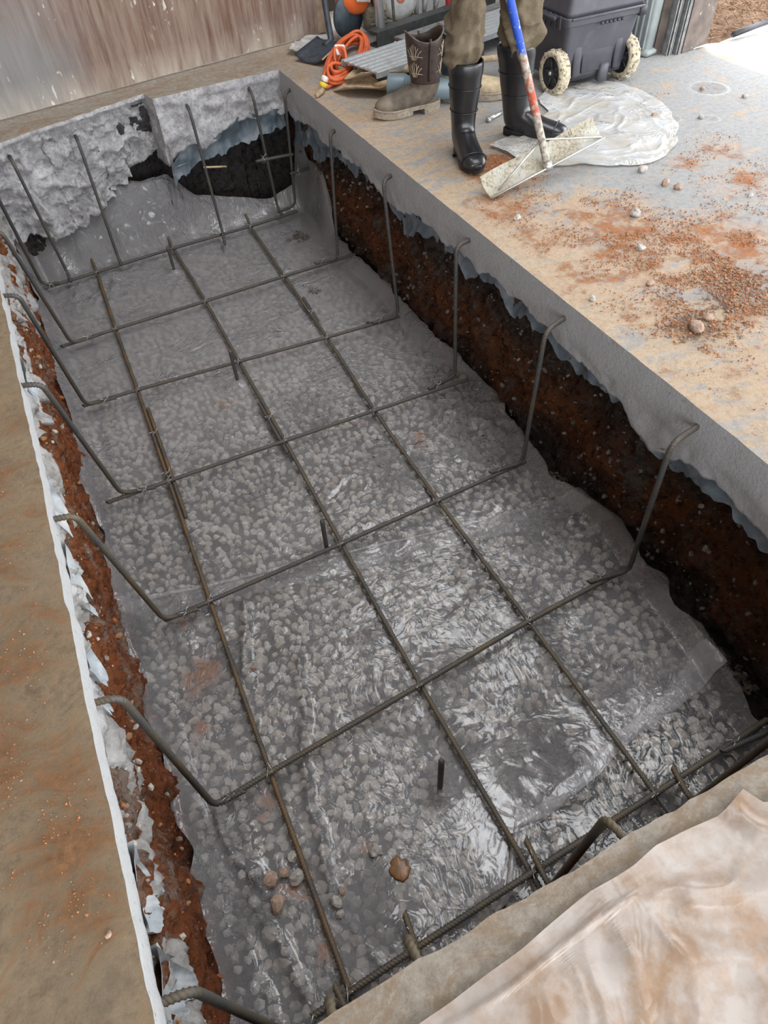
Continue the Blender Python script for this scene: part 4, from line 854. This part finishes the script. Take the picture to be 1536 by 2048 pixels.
def cowboy_boot(loc, rz, label, mat_foot, lean=0., stitches=True, k=1.0, shaftmat=None):
    o = empty('cowboy_boot', loc, rz, label, 'boot', 'pair of western work boots')
    top = .35*k
    secs = [(.0, top, 0, .098, .078), (0, top*.86, 0, .094, .075), (0, top*.70, 0, .088, .071), (-.004, top*.52, 0, .081, .066), (-.008, top*.40, 3, .077, .060)]
    foot = [(-.008, top*.40, 3, .078, .061), (-.002, .115*k, 10, .078, .054), (.012, .098*k, 28, .082, .052), (.045, .083*k, 48, .073, .054), (.090, .072*k, 64, .057, .057), (.14, .066*k, 75, .046, .061), (.19, .062*k, 82, .042, .061), (.235, .058*k, 87, .036, .054), (.262, .054*k, 90, .028, .040), (.276, .051*k, 90, .014, .020)]
    def mk(L):
        R_ = []
        for s_ in L:
            q = ringpt(*s_, n=28); f = np.clip(q[:, 2]/top, 0, 1.2)**1.4; q[:, 0] += lean*f; q[:, 2] = np.maximum(q[:, 2], .035*k); R_.append(q)
        return R_
    sh = mk(secs); th = np.arange(28)*2*PI/28
    for i in (0, 1): sh[i][:, 2] += (.022, .006)[i]*np.cos(2*th)  # scalloped mouth
    inn = [q.copy() for q in (sh[0], sh[1], sh[3])]
    for q in inn: q[:, :2] = (q[:, :2]-q[:, :2].mean(0))*.93+q[:, :2].mean(0)
    MB().loft(inn[::-1]+sh, (True, False)).build('boot_shaft', shaftmat or M['leather'], o, sub=1)
    MB().loft(mk(foot), (False, True)).build('boot_foot', mat_foot, o, sub=1)
    s_ = sole_mesh(-.092, .287, .066, .054, .016*k, .024*k).build('boot_sole', M['sole'], o); autosmooth(s_)
    w_ = sole_outline(-.088, .290, .068, .052); u = (w_[:, 0]+.088)/.378
    MB().tube(np.c_[w_, .041*k+.012*np.clip((u-.75)/.25, 0, 1)**2], .0045, 6, closed=True).build('welt', M['sole'], o)
    MB().tube(sh[0], .004, 6, closed=True).build('collar_trim', M['leather_dusty'], o)
    def onshaft(t, z):  # point on the shaft surface at angle t (degrees) and height z
        zz = [s[1] for s in secs][::-1]; hl = np.interp(z, zz, [s[3] for s in secs][::-1])+.002; hw = np.interp(z, zz, [s[4] for s in secs][::-1])+.002
        c, s2 = math.cos(math.radians(t)), math.sin(math.radians(t)); f = (z/top)**1.4
        return (np.sign(c)*abs(c)**(2/2.3)*hl-.003+lean*f, np.sign(s2)*abs(s2)**(2/2.3)*hw, z)
    for tt in (90, 270):   # side seam and pull strap
        MB().tube([onshaft(tt, z) for z in np.linspace(top*.45, top*.985, 10)], .006, 6).build('side_seam', M['leather'], o)
    if stitches:
        for side in (35, 148):
            m = MB()
            for base in (.58, .80):
                for j, dt in enumerate((-30, -18, -8, 0, 8, 18, 30)):
                    hh = top*(.16-abs(dt)*.0026)
                    m.tube([onshaft(side+dt*.25, top*(base-.07)), onshaft(side+dt*.75+4*math.sin(j*2), top*base-.004+hh*.4), onshaft(side+dt, top*base-.01+hh)], .0014, 4)
                    m.tube([onshaft(side+dt*.3, top*(base-.02)), onshaft(side+dt*1.1, top*(base-.05)+hh*.2)], .0013, 4)
            m.build('stitching', M['stitch'], o)
    return o
cowboy_boot((1.898, 3.530, 0), math.radians(174), 'brown western boot with pale stitching, standing nearest the pit edge', M['leather_dusty'], lean=.0, k=1.0)
cowboy_boot((2.13, 3.57, 0), math.radians(-28), 'dusty tan western boot half hidden behind the rubber boots', M['leather_tan'], lean=-.02, stitches=False, k=.95, shaftmat=M['navy'])

# ------------------------------------------------------------------ person
def person():
    root = empty('person', (1.93, 2.99, 0), 0, 'person in brown work trousers and black rubber boots holding the blue-handled spreader', 'person')
    rp = Vector((1.93, 2.99, 0))
    rubber_boot(root, Vector((1.797, 2.950, 0))-rp, math.atan2(-.285, -.075), lean=(-.012, .004))
    rubber_boot(root, Vector((2.132, 2.995, 0))-rp, math.atan2(-.235, .20), lean=(-.022, -.04), top=.395)
    # trousers: two lofted legs meeting at the hips, folds bagging over the boot tops
    m = MB(); n = 40; th = np.arange(n)*2*PI/n; rr3 = []
    def leg(cs, rads, seed, zs):
        rings = []
        for z in zs:
            cx, cy = np.interp(z, [c[2] for c in cs], [c[0] for c in cs]), np.interp(z, [c[2] for c in cs], [c[1] for c in cs]); r = np.interp(z, [q[0] for q in rads], [q[1] for q in rads])
            f = .030*ridge(np.cos(th)*1.1+seed, np.sin(th)*1.1, z*9+.9*np.cos(th+seed), 2, seed)*sstep(1.0, .5, z)+.012*fbm(np.cos(th)*2, np.sin(th)*2, z*14, 3, seed)-.012
            rings.append(np.stack([cx+(r+f-.012)*np.cos(th)*.95-1.93, cy+(r+f-.012)*np.sin(th)*1.05-2.99, z+.014*np.sin(th*2+seed*1.7)*sstep(.60, .40, z)*np.ones(n)], 1))
        return rings
    zs = np.r_[np.linspace(.335, .64, 46), np.linspace(.66, .92, 14)]
    m.loft(leg([(1.785, 2.965, .33), (1.79, 2.965, .40), (1.80, 2.96, .60), (1.87, 2.99, .92)], [(.335, .052), (.362, .060), (.385, .073), (.41, .092), (.45, .100), (.50, .086), (.55, .088), (.62, .086), (.75, .094), (.92, .112)], 3, zs))
    m.loft(leg([(2.085, 2.968, .33), (2.085, 2.965, .42), (2.07, 2.96, .60), (2.01, 2.99, .92)], [(.335, .052), (.37, .060), (.395, .072), (.42, .092), (.455, .100), (.51, .094), (.56, .096), (.62, .092), (.75, .096), (.92, .112)], 8, zs))
    hip = [np.stack([.01+a*np.cos(th), b*np.sin(th), np.full(n, z)], 1) for z, a, b in ((.84, .13, .10), (.90, .17, .12), (.97, .172, .122), (1.04, .155, .112))]
    m.loft(hip); m.build('trousers', M['trouser'], root, sub=1)
    tor = [np.stack([.01+a*np.cos(th), .0-dy+b*np.sin(th), np.full(n, z)], 1) for z, a, b, dy in ((1.00, .158, .116, 0), (1.12, .155, .112, .01), (1.25, .175, .118, .02), (1.36, .185, .112, .03), (1.43, .15, .085, .035), (1.46, .075, .06, .04))]
    m = MB().loft(tor)
    hands = []
    for sx, el, ha in ((-1, (-.29, -.11, 1.13), (-.20, -.265, 1.02)), (1, (.27, -.14, 1.14), (-.245, -.205, 1.20))):
        m.tube(fillet([(sx*.165+.01, -.03, 1.40), el, tuple(np.array(el)*.15+np.array(ha)*.85)], .06), np.linspace(.056, .036, 9), 14)
        hands.append(ha)
    m.build('shirt', M['shirt'], root, sub=1)
    # one continuous skin body: head, neck, shoulders, forearms, hands with fingers
    V = [(.01, -.04, 1.36), (.01, -.05, 1.46), (.01, -.065, 1.55), (.01, -.085, 1.63), (.01, -.08, 1.70)]; E = [(0, 1), (1, 2), (2, 3), (3, 4)]; Rr = [.08, .052, .066, .084, .06]
    for sx, ha, el in ((-1, hands[0], (-.29, -.11, 1.13)), (1, hands[1], (.27, -.14, 1.14))):
        i0 = len(V); V += [(sx*.15+.01, -.03, 1.38), el, ha]; Rr += [.045, .036, .026]; E += [(0, i0), (i0, i0+1), (i0+1, i0+2)]
        d = np.array(ha)-np.array(el); d /= np.linalg.norm(d)
        for f in range(5):
            z = (-.032+.019*f) if f < 4 else .045; a = np.array(ha)+d*.05+np.array([0, 0, z]); b = a+d*.035+np.array([.012, -.012, 0]); c = b+np.array([.020*sx*-1, -.022, -.004])
            i = len(V); V += [tuple(a), tuple(b), tuple(c)]; Rr += [.0105, .0095, .008]; E += [(i0+2, i), (i, i+1), (i+1, i+2)]
    me = bpy.data.meshes.new('body'); me.from_pydata(V, E, []); b = bpy.data.objects.new('body', me); COL.objects.link(b); b.parent = root; me.materials.append(M['skin'])
    md = b.modifiers.new('skin', 'SKIN'); md.use_smooth_shade = True
    for sv, r in zip(me.skin_vertices[0].data, Rr): sv.radius = (r, r)
    me.skin_vertices[0].data[0].use_root = True
    ms = b.modifiers.new('sub', 'SUBSURF'); ms.levels = 1; ms.render_levels = 2
    V_, F_ = ico(3); k = V_[:, 2] > -.15; hv = V_*np.array([.090, .105, .075])+np.array([.01, -.065, 1.70]); MB().add(hv, [f for f in F_ if all(k[i] for i in f)]).build('hair', M['hair'], root)
    fm = MB()
    for sx in (-1, 1): fm.add(ico(2)[0]*.011+np.array([.01+sx*.03, -.160, 1.645]), ico(2)[1])
    fm.build('eyes', M['white'], root); MB().loft([ringpt(0, 0, 0, .012, .012)+np.array([.01, -.165, 1.64]), ringpt(0, 0, 0, .017, .018)+np.array([.01, -.178, 1.60]), ringpt(0, 0, 0, .006, .01)+np.array([.01, -.165, 1.59])]).build('nose', M['skin'], root)
    MB().tube([(-.02, -.158, 1.565), (.01, -.168, 1.563), (.04, -.158, 1.565)], .006, 6).build('lips', plain('lips', (.40, .19, .15), .5), root)
person()

# ------------------------------------------------------------------ concrete spreader with worn blue handle
def spreader():
    o = empty('concrete_spreader', (1.93, 2.44, .06), 0, 'long-handled concrete spreader with worn blue and red handle and muddy blade', 'tool')
    P0 = np.array([1.93, 2.44, .06])
    a, b = np.array([1.655, 2.455, .012])-P0, np.array([2.235, 2.462, .135])-P0
    foot = (a+b)*.5+np.array([0, .006, .004]); d = np.array([1.80, 2.645, .66])-P0-foot; d /= np.linalg.norm(d)
    ax = (b-a)/np.linalg.norm(b-a); up = np.array([-.10, .72, .58]); up -= ax*(up@ax); up /= np.linalg.norm(up); nn = np.cross(ax, up)
    m = MB(); N = 16; rows = []
    for t in np.linspace(0, 1, 10):   # curved plate cross-section swept along the blade
        h = .105*t; cur = .016*math.sin(t*PI); rows.append((h, cur))
    for t in np.linspace(1, 0, 10): rows.append((.105*t, .016*math.sin(t*PI)+.004))
    rings = []
    for s_ in np.linspace(0, 1, N):
        c = a+(b-a)*s_; rings.append([c+up*(h+.004*math.sin(s_*9))+nn*(-q) for h, q in rows])
    autosmooth(m.loft(rings).build('blade', M['blade'], o), 50)
    MB().tube([a+nn*.004, b+nn*.004], .004, 6).build('blade_lip', M['steel'], o)
    L = [foot, foot+d*1.55]; MB().tube(resample(L, .05), .0165, 18).build('handle', M['handle'], o)
    MB().tube([foot-d*.015, foot+d*.02], .020, 18).build('ferrule', M['steel'], o)
    for e, lab in ((a+ax*.05+up*.02, 0), (b-ax*.01+up*.012, 1)): MB().tube([foot+d*.115, e-nn*.004], .0045, 8).build('brace_rod', M['steel'], o)
    mud = MB(); g = np.random.default_rng(8); V0, F0 = ico(1)
    for i in range(260):
        s_, t = g.random(), .15+.8*g.random(); p = a+(b-a)*s_+up*.105*t-nn*.016*math.sin(t*PI)+nn*-.003; mud.add(V0*(1+.3*g.normal(size=(len(V0), 1)))*(.003+.004*g.random())+p, F0)
    tag(mud.build('dried_mud', M['blade'], o, smooth=False), kind='stuff')
spreader()

# ------------------------------------------------------------------ wheeled tool box
def toolbox():
    o = empty('wheeled_tool_box', (2.84, 3.30, 0), 0, 'charcoal plastic wheeled tool box with muddy wheels beside the door', 'tool box')
    def rr(w0, w1, d0, d1, z0, z1, cx=0, y0=0, y1=0, r=.03, n=6):
        rings = []
        for t in np.linspace(0, 1, 8):
            hw, D, z, yy = (w0+(w1-w0)*t)/2, d0+(d1-d0)*t, z0+(z1-z0)*t, y0+(y1-y0)*t; q = []
            for (sx, sy, a0) in ((1, 0, -90), (1, 1, 0), (-1, 1, 90), (-1, 0, 180)):
                for k in range(n+1):
                    a = math.radians(a0+90*k/n); q.append((cx+sx*(hw-r)+r*math.cos(a), (yy+D-r if sy else yy+r)+r*math.sin(a), z))
            rings.append(q)
        return rings
    autosmooth(MB().loft(rr(.40, .47, .34, .40, .055, .335, y0=.02, y1=-.01)).build('bin', M['toolbox'], o), 40)
    rim = rr(.50, .505, .44, .445, .318, .355, y0=-.025, y1=-.027); MB().loft(rim).build('rim', M['toolbox'], o)
    MB().loft(rr(.49, .47, .43, .41, .358, .47, y0=-.02, y1=-.01)).build('lid', M['toolbox'], o)
    MB().box((0, -.031, .352), (.46, .012, .012), bev=.003).build('lid_seam', M['toolbox'], o)
    for x in (-.135, .135): MB().box((x, .012, .20), (.05, .02, .25), Matrix.Rotation(math.radians(-6), 3, 'X'), bev=.006).build('front_rib', M['toolbox'], o)
    MB().box((0, .014, .20), (.20, .012, .23), Matrix.Rotation(math.radians(-6), 3, 'X'), bev=.004).build('front_panel', M['toolbox'], o)
    for k in range(6): MB().box((-.035+.026*k, -.030, .312), (.017, .012, .012), bev=.002).build('grip_slot', M['toolboxdark'], o)
    MB().box((.228, -.02, .33), (.045, .03, .05), bev=.006).build('latch', M['toolboxdark'], o)
    MB().box((0, .08, .075), (.30, .14, .05), bev=.01).build('axle_housing', M['toolboxdark'], o)
    MB().box((.05, .004, .07), (.06, .04, .09), bev=.008).build('foot_bracket', M['toolbox'], o)
    MB().cyl((-.22, .045, .105), (.25, .045, .105), .012).build('axle', M['darksteel'], o)
    for k in range(7): MB().box((-.252, .04+.045*k, .33), (.014, .02, .06), bev=.003).build('side_rib', M['toolboxdark'], o)
    MB().box((-.262, .17, .345), (.03, .22, .02), bev=.006).build('side_handle', M['toolboxdark'], o)
    for x0, s_ in ((-.275, 1), (.185, 1)):
        w_ = MB().lathe((x0, .045, .105), (1, 0, 0), [(.076, .004), (.088, .0), (.100, .004), (.105, .016), (.105, .052), (.100, .064), (.088, .068), (.076, .064), (.076, .004)], 36, caps=False).build('tyre', M['tyre'], o)
        MB().lathe((x0, .045, .105), (1, 0, 0), [(.0, .012), (.018, .010), (.022, .020), (.070, .024), (.077, .008), (.077, .060), (.03, .055), (.0, .056)], 30).build('hub', M['toolboxdark'], o)
        for k in range(5):
            a = k*2*PI/5; MB().box((x0+.018, .045+.045*math.cos(a), .105+.045*math.sin(a)), (.012, .05, .012), Matrix.Rotation(a, 3, 'X')).build('spoke', M['toolboxdark'], o)
        MB().lathe((x0-.002, .045, .105), (1, 0, 0), [(.0, 0), (.009, .001), (.010, .012), (0, .013)], 14).build('axle_cap', M['steel'], o)
        t = MB()
        for k in range(24):
            a = k*2*PI/24; t.box((x0+.034+.014*(-1)**k, .045+.1055*math.cos(a), .105+.1055*math.sin(a)), (.024, .008, .006), Matrix.Rotation(a+PI/2, 3, 'X'))
        t.build('tread', M['tyre'], o, smooth=False)
toolbox()
def green_bin():
    o = empty('plastic_bin', (3.44, 3.63, 0), .25, 'grey-green ribbed plastic bin between the tool box and the door jamb', 'bin')
    m = MB(); m.box((0, 0, .30), (.16, .20, .58), taper=.86, bev=.012); m.build('bin_body', M['greenbin'], o)
    for k in range(5): MB().box((-.086, -.07+.035*k, .29), (.012, .014, .50), bev=.004).build('rib', M['greenbin'], o)
    MB().box((0, 0, .60), (.20, .24, .04), bev=.01).build('bin_rim', M['greenbin'], o)
    MB().box((.0, -.06, .02), (.17, .10, .035), bev=.01).build('bin_foot', M['greenbin'], o)
green_bin()

# ------------------------------------------------------------------ pile of gear at the back
def square_shovel():
    o = empty('square_shovel', (1.84, 4.63, 0), 0, 'black square shovel standing on its blade against the back wall', 'shovel')
    m = MB(); a, b = np.array([-.19, -.045, .006]), np.array([.01, .07, .045])   # blade flat on the floor, tip to the pit
    ax = np.array([.46, -.89, .0]); n = 9; X, Y, Z = [], [], []
    for i, t in enumerate(np.linspace(0, 1, 8)):
        row = a*(1-t)+b*t; w_ = .115-.01*t
        for u in np.linspace(-1, 1, n): p = row+ax*w_*u+np.array([0, 0, .035*abs(u)**2.5+.03*t*(1-abs(u))]); X.append(p[0]); Y.append(p[1]); Z.append(p[2])
    X, Y, Z = (np.array(q).reshape(8, n) for q in (X, Y, Z)); m.grid(X, Y, Z); bl = m.build('blade', M['shovelblack'], o); md = bl.modifiers.new('t', 'SOLIDIFY'); md.thickness = .005
    e = [np.array([X[i, -1], Y[i, -1], Z[i, -1]]) for i in range(8)]; MB().tube(e, .005, 6).build('worn_blade_edge', M['spade'], o)
    MB().tube([b*.75+a*.25+np.array([0, 0, .02]), (.022, .08, .075), (.008, .098, .28), (-.04, .18, .75), (-.07, .30, 1.25)], [.022, .020, .018, .0165, .0165], 12).build('shaft', M['shovelblack'], o)
square_shovel()
def cord():
    o = empty('extension_cord', (1.80, 4.36, 0), 0, 'coiled orange extension cord with white and yellow tags beside the aluminium plank', 'cord')
    m = MB(); g = np.random.default_rng(4)
    t = np.linspace(0, 2*PI*9, 420); k = t/(2*PI)
    A = .34+.035*np.sin(k*2.1)+.02*np.sin(k*5); B = .085+.025*np.cos(k*1.7)
    x = A*np.cos(t); y = B*np.sin(t); z = .028+.05*(1+np.sin(t+k))*(.5+.5*np.sin(k*1.3))+.008*k*.6+np.maximum(0, np.cos(t))*.05*np.abs(np.sin(k*1.9))
    c, s_ = math.cos(.93), math.sin(.93); P = np.stack([x*c-y*s_+.04, x*s_+y*c+.05, .012+(z-.012)*.5], 1); P[:, 2] = np.maximum(P[:, 2], .011)
    m.tube(P, .0095, 8); m.tube(fillet([(-.17, -.22, .012), (-.25, -.27, .02), (-.21, -.16, .05), (-.12, -.10, .09), (-.03, -.10, .05), (0, 0, .03)], .05), .0095, 8)
    for th in np.linspace(0, 2*PI, 4): m.tube([(-.06+.05*math.cos(q)*c, -.08+.05*math.sin(q), .06+.075*math.sin(q+th*.2)) for q in np.linspace(0, 2*PI, 20)], .0085, 6, closed=True)
    m.build('cable', M['cord'], o)
    R1 = Matrix.Rotation(.5, 3, 'Y') @ Matrix.Rotation(.4, 3, 'Z'); l = MB().box((-.215, -.215, .045), (.05, .035, .028), R1, bev=.004).build('white_tag', M['white'], o); l['label'] = 'white cord tag'
    l = MB().box((-.245, -.25, .030), (.045, .032, .022), R1, bev=.003).build('yellow_tag', M['yellow'], o); l['label'] = 'yellow cord tag'
    l = MB().box((-.03, -.02, .115), (.085, .012, .055), Matrix.Rotation(-.5, 3, 'X') @ Matrix.Rotation(.5, 3, 'Z'), bev=.003).build('paper_tag', M['white'], o); l['label'] = 'white folded paper tag'
    MB().tube([(-.27, -.29, .018), (-.33, -.34, .016)], [.016, .012], 10).build('plug', M['spade'], o)
cord()
def plank():
    o = empty('aluminium_plank', (1.76, 4.06, .10), 0, 'ribbed aluminium plank lying behind the stitched western boot', 'plank')
    a = np.array([0., 0, 0]); d = np.array([1.02, .26, 0]); d /= np.linalg.norm(d); n = np.array([-d[1], d[0], 0]); m = MB()
    W, L = .30, 1.35; prof = []
    for k in range(7):
        c = -W/2+W*k/6
        for dx, h in ((-.016, 0), (-.013, .003), (.013, .003), (.016, 0)): prof.append((c+dx, h))
    top = prof+[(W/2+.012, -.03), (W/2+.006, -.03)]+[(q, -.006) for q in np.linspace(W/2, -W/2, 8)]+[(-W/2-.006, -.03), (-W/2-.012, -.03)]
    rings = [[a+d*s_+n*q+np.array([0, 0, h+.03*s_*0]) for q, h in top] for s_ in (0, L)]
    x = m.loft(rings).build('deck', M['alu'], o, smooth=False)
    for k in (0, 1): MB().box(tuple(d*(.012)+n*(-.06+.11*k)+np.array([0, 0, -.012])), (.02, .02, .028), bev=.003).build('end_clip', M['darksteel'], o)
    for s_ in (.10, 1.2): MB().box(tuple(d*s_+np.array([0, 0, -.055])), (.09, .26, .085), Matrix.Rotation(math.atan2(d[1], d[0]), 3, 'Z'), bev=.006).build('support_block', M['darksteel'], o)
plank()
def beams():
    for i, (p, q, z, hh, lb) in enumerate([((2.13, 4.655), (3.2, 4.95), .05, .085, 'long dark steel beam behind the orange cord'), ((2.2, 4.42), (3.2, 4.70), .045, .09, 'long grey channel lying between the aluminium plank and the dark beam'), ((2.15, 4.02), (2.60, 4.12), .04, .08, 'dark steel channel behind the rubber boots')]):
        a, b = np.array([*p, 0.]), np.array([*q, 0.]); d = (b-a)/np.linalg.norm(b-a); n = np.array([-d[1], d[0], 0])
        o = empty('steel_channel', tuple(a), 0, lb, 'beam'); w_ = .045
        pr = [(-w_, 0), (w_, 0), (w_, .012), (-w_+.010, .012), (-w_+.010, hh-.012), (w_, hh-.012), (w_, hh), (-w_, hh)]
        MB().loft([[d*s_+n*x+np.array([0, 0, y]) for x, y in pr] for s_ in (0, np.linalg.norm(b-a))]).build('channel', M['darksteel'] if i != 1 else M['angle'], o, smooth=False)
        for s_ in (.15, .6, .9):
            if s_ < np.linalg.norm(b-a): MB().lathe(d*s_-n*(w_), -n, [(.0, .006), (.010, .006), (.011, 0), (.011, -.004)], 8).build('bolt', M['steel'], o)
beams()
def pipe():
    o = empty('pipe_fitting', (1.80, 3.76, .066), math.atan2(-.24, .34), 'grey plastic pipe with a wide coupling lying behind the stitched western boot', 'pipe')
    MB().lathe((0, 0, 0), (1, 0, 0), [(.054, .0), (.066, 0), (.067, .004), (.067, .09), (.063, .10), (.056, .105), (.056, .42), (.050, .42), (.050, .01)], 32).build('pipe', M['pvc'], o)
    MB().lathe((.10, 0, 0), (1, 0, 0), [(.056, .0), (.0595, .002), (.0595, .010), (.056, .012)], 32).build('coupling_ring', M['pvc'], o)
    MB().lathe((.40, 0, 0), (1, 0, 0), [(.057, 0), (.066, .002), (.066, .085), (.060, .085), (.055, .0)], 32).build('pale_end_coupling', plain('pale_pvc', (.40, .48, .52), .4, vary=.08), o)
pipe()
def spade(loc, rz, tilt, L, W, label, up=.0):
    o = empty('spade', loc, rz, label, 'shovel'); n, k = 22, 15; X, Y, Z = [], [], []
    for i in range(n):
        t = i/(n-1); w_ = W*min(1, (t/.42)**.62 if t > 0 else 0)*(1 if t < .92 else 1-.25*(t-.92)/.08)
        for j in range(k):
            u = -1+2*j/(k-1); X.append(t*L); Y.append(w_*u); Z.append(.035*abs(u)**2.2*min(1, t*3)+.03*math.sin(t*2.2)-.012+tilt*t*L)
    q = [np.array(a).reshape(n, k) for a in (X, Y, Z)]; b = MB().grid(*q).build('blade', M['spade'], o); md = b.modifiers.new('t', 'SOLIDIFY'); md.thickness = .004
    z0 = .03*math.sin(2.2)-.012+tilt*L
    MB().tube([(L*.75, 0, z0+.012), (L, 0, z0+.02), (L+.12, 0, z0+.025)], [.010, .022, .021], 10).build('socket', M['spade'], o)
    MB().tube([(L+.10, 0, z0+.025), (L+.75, 0, z0+.045)], .017, 10).build('handle', M['spade'], o)
spade((1.60, 4.10, .010), math.radians(-40), .0, .34, .115, 'dirty round-point spade lying under the pipe, tip toward the orange cord')
spade((1.68, 4.10, .052), math.radians(-22), -.05, .30, .085, 'dirty round-point spade resting on top of the lower spade')
tag(MB().tube([(2.105, 3.205, .010), (2.25, 3.268, .012)], .010, 10).tube([(2.095, 3.20, .010), (2.11, 3.207, .010)], .0135, 6).build('bolt_rod', M['steel']), 'grey steel rod lying on the floor between the rubber boots', 'rod')
def machine():
    o = empty('cut_off_saw', (2.16, 4.90, 0), 0, 'orange and grey cut-off saw standing at the back beside the bright tube', 'saw')
    MB().box((-.03, .03, .24), (.25, .20, .24), Matrix.Rotation(.15, 3, 'Y'), bev=.05).build('cover', M['orange'], o, sub=1)
    MB().box((.0, -.072, .25), (.11, .03, .09), Matrix.Rotation(.15, 3, 'Y'), bev=.012).build('decal_panel', M['white'], o)
    MB().lathe((-.10, .02, .13), (.35, -1, 0), [(.02, .0), (.11, .006), (.125, .02), (.125, .04), (.02, .05)], 36).build('wheel_guard', M['navy'], o)
    MB().box((.10, .02, .10), (.15, .16, .16), bev=.02).build('engine', M['khaki'], o)
    MB().lathe((.09, -.055, .20), (0, -1, .2), [(.0, .03), (.022, .03), (.035, .022), (.038, 0)], 20).build('fuel_cap', M['toolboxdark'], o)
    for k in range(5): MB().box((.10, -.062, .05+.022*k), (.12, .012, .008)).build('cooling_fin', M['khaki'], o)
    MB().tube(fillet([(-.05, .02, .32), (-.06, -.02, .42), (.12, .0, .44), (.16, .03, .28)], .05), .014, 10).build('handle', M['toolboxdark'], o)
    o = empty('motor_drum', (2.50, 5.05, 0), 0, 'grey round motor drum with an orange mark behind the orange saw', 'motor')
    MB().lathe((0, -.04, .155), (-.15, -1, .1), [(.0, -.10), (.10, -.10), (.135, -.08), (.14, 0), (.13, .02), (.10, .035), (.0, .045)], 36).build('drum', M['grey'], o)
    q = MB().lathe((-.006, -.088, .160), (-.15, -1, .1), [(.0, .004), (.030, .002), (.034, -.004)], 20).build('round_mark', plain('faded_orange', (.60, .20, .11), .6), o); q['label'] = 'faded orange round mark'
    MB().box((0, .02, .02), (.26, .16, .04), bev=.01).build('base', M['khaki'], o)
    MB().box((-.11, .03, .12), (.06, .12, .16), bev=.01).build('gearbox', M['khaki'], o)
    tag(MB().tube([(2.215, 4.70, .012), (2.22, 4.80, .55), (2.23, 4.95, 1.3)], .031, 20).build('steel_tube', M['chrome']), 'bright round steel tube standing in front of the orange saw', 'tube')
    tag(MB().tube([(2.40, 4.88, .02), (2.39, 4.93, .45), (2.38, 5.0, 1.1)], .010, 12).build('rod', M['khaki']), 'thin brown rod standing between the bright tube and the motor drum', 'rod')
    for i, (x, lb) in enumerate(((2.66, 'grey hose bent behind the motor drum, first from the drum'), (2.72, 'grey hose bent behind the motor drum, second from the drum'), (2.80, 'grey looped hose at the back, third from the drum'))):
        tag(MB().tube(fillet([(x-.02, 5.02, .02), (x-.03, 5.0, .20), (x, 5.05, .5), (x+.05+.04*i, 5.1, .5), (x+.06+.05*i, 5.0, .20), (x+.02+.03*i, 4.98, .06)], .08), .016-.003*i, 10).build('hose', M['hose']), lb, 'hose')
    for (x, y, mt, lb) in ((2.86, 4.93, 'red', 'small red bottle standing among the gear at the back'), (2.93, 5.0, 'blue', 'blue bottle standing among the gear at the back')):
        o = empty('bottle', (x, y, 0), 0, lb, 'bottle'); MB().lathe((0, 0, 0), (0, 0, 1), [(.0, 0), (.034, .002), (.036, .01), (.036, .13), (.016, .165), (.015, .18)], 20).build('bottle_body', M[mt], o); MB().lathe((0, 0, .178), (0, 0, 1), [(.018, 0), (.018, .025), (.0, .026)], 16).build('cap', M['white'], o)
    o = empty('bucket', (2.30, 3.86, 0), 0, 'dark slate bucket behind the rubber boots', 'bucket'); MB().lathe((0, 0, 0), (0, 0, 1), [(.0, 0), (.085, 0), (.10, .20), (.105, .20), (.105, .215), (.097, .215), (.083, .012), (0, .012)], 28).build('pail', M['navy'], o); MB().tube([(.107*math.cos(t), .107*math.sin(t), .19-.03*math.sin(t)) for t in np.linspace(PI, 2*PI, 14)], .003, 6).build('bail', M['steel'], o)
machine()
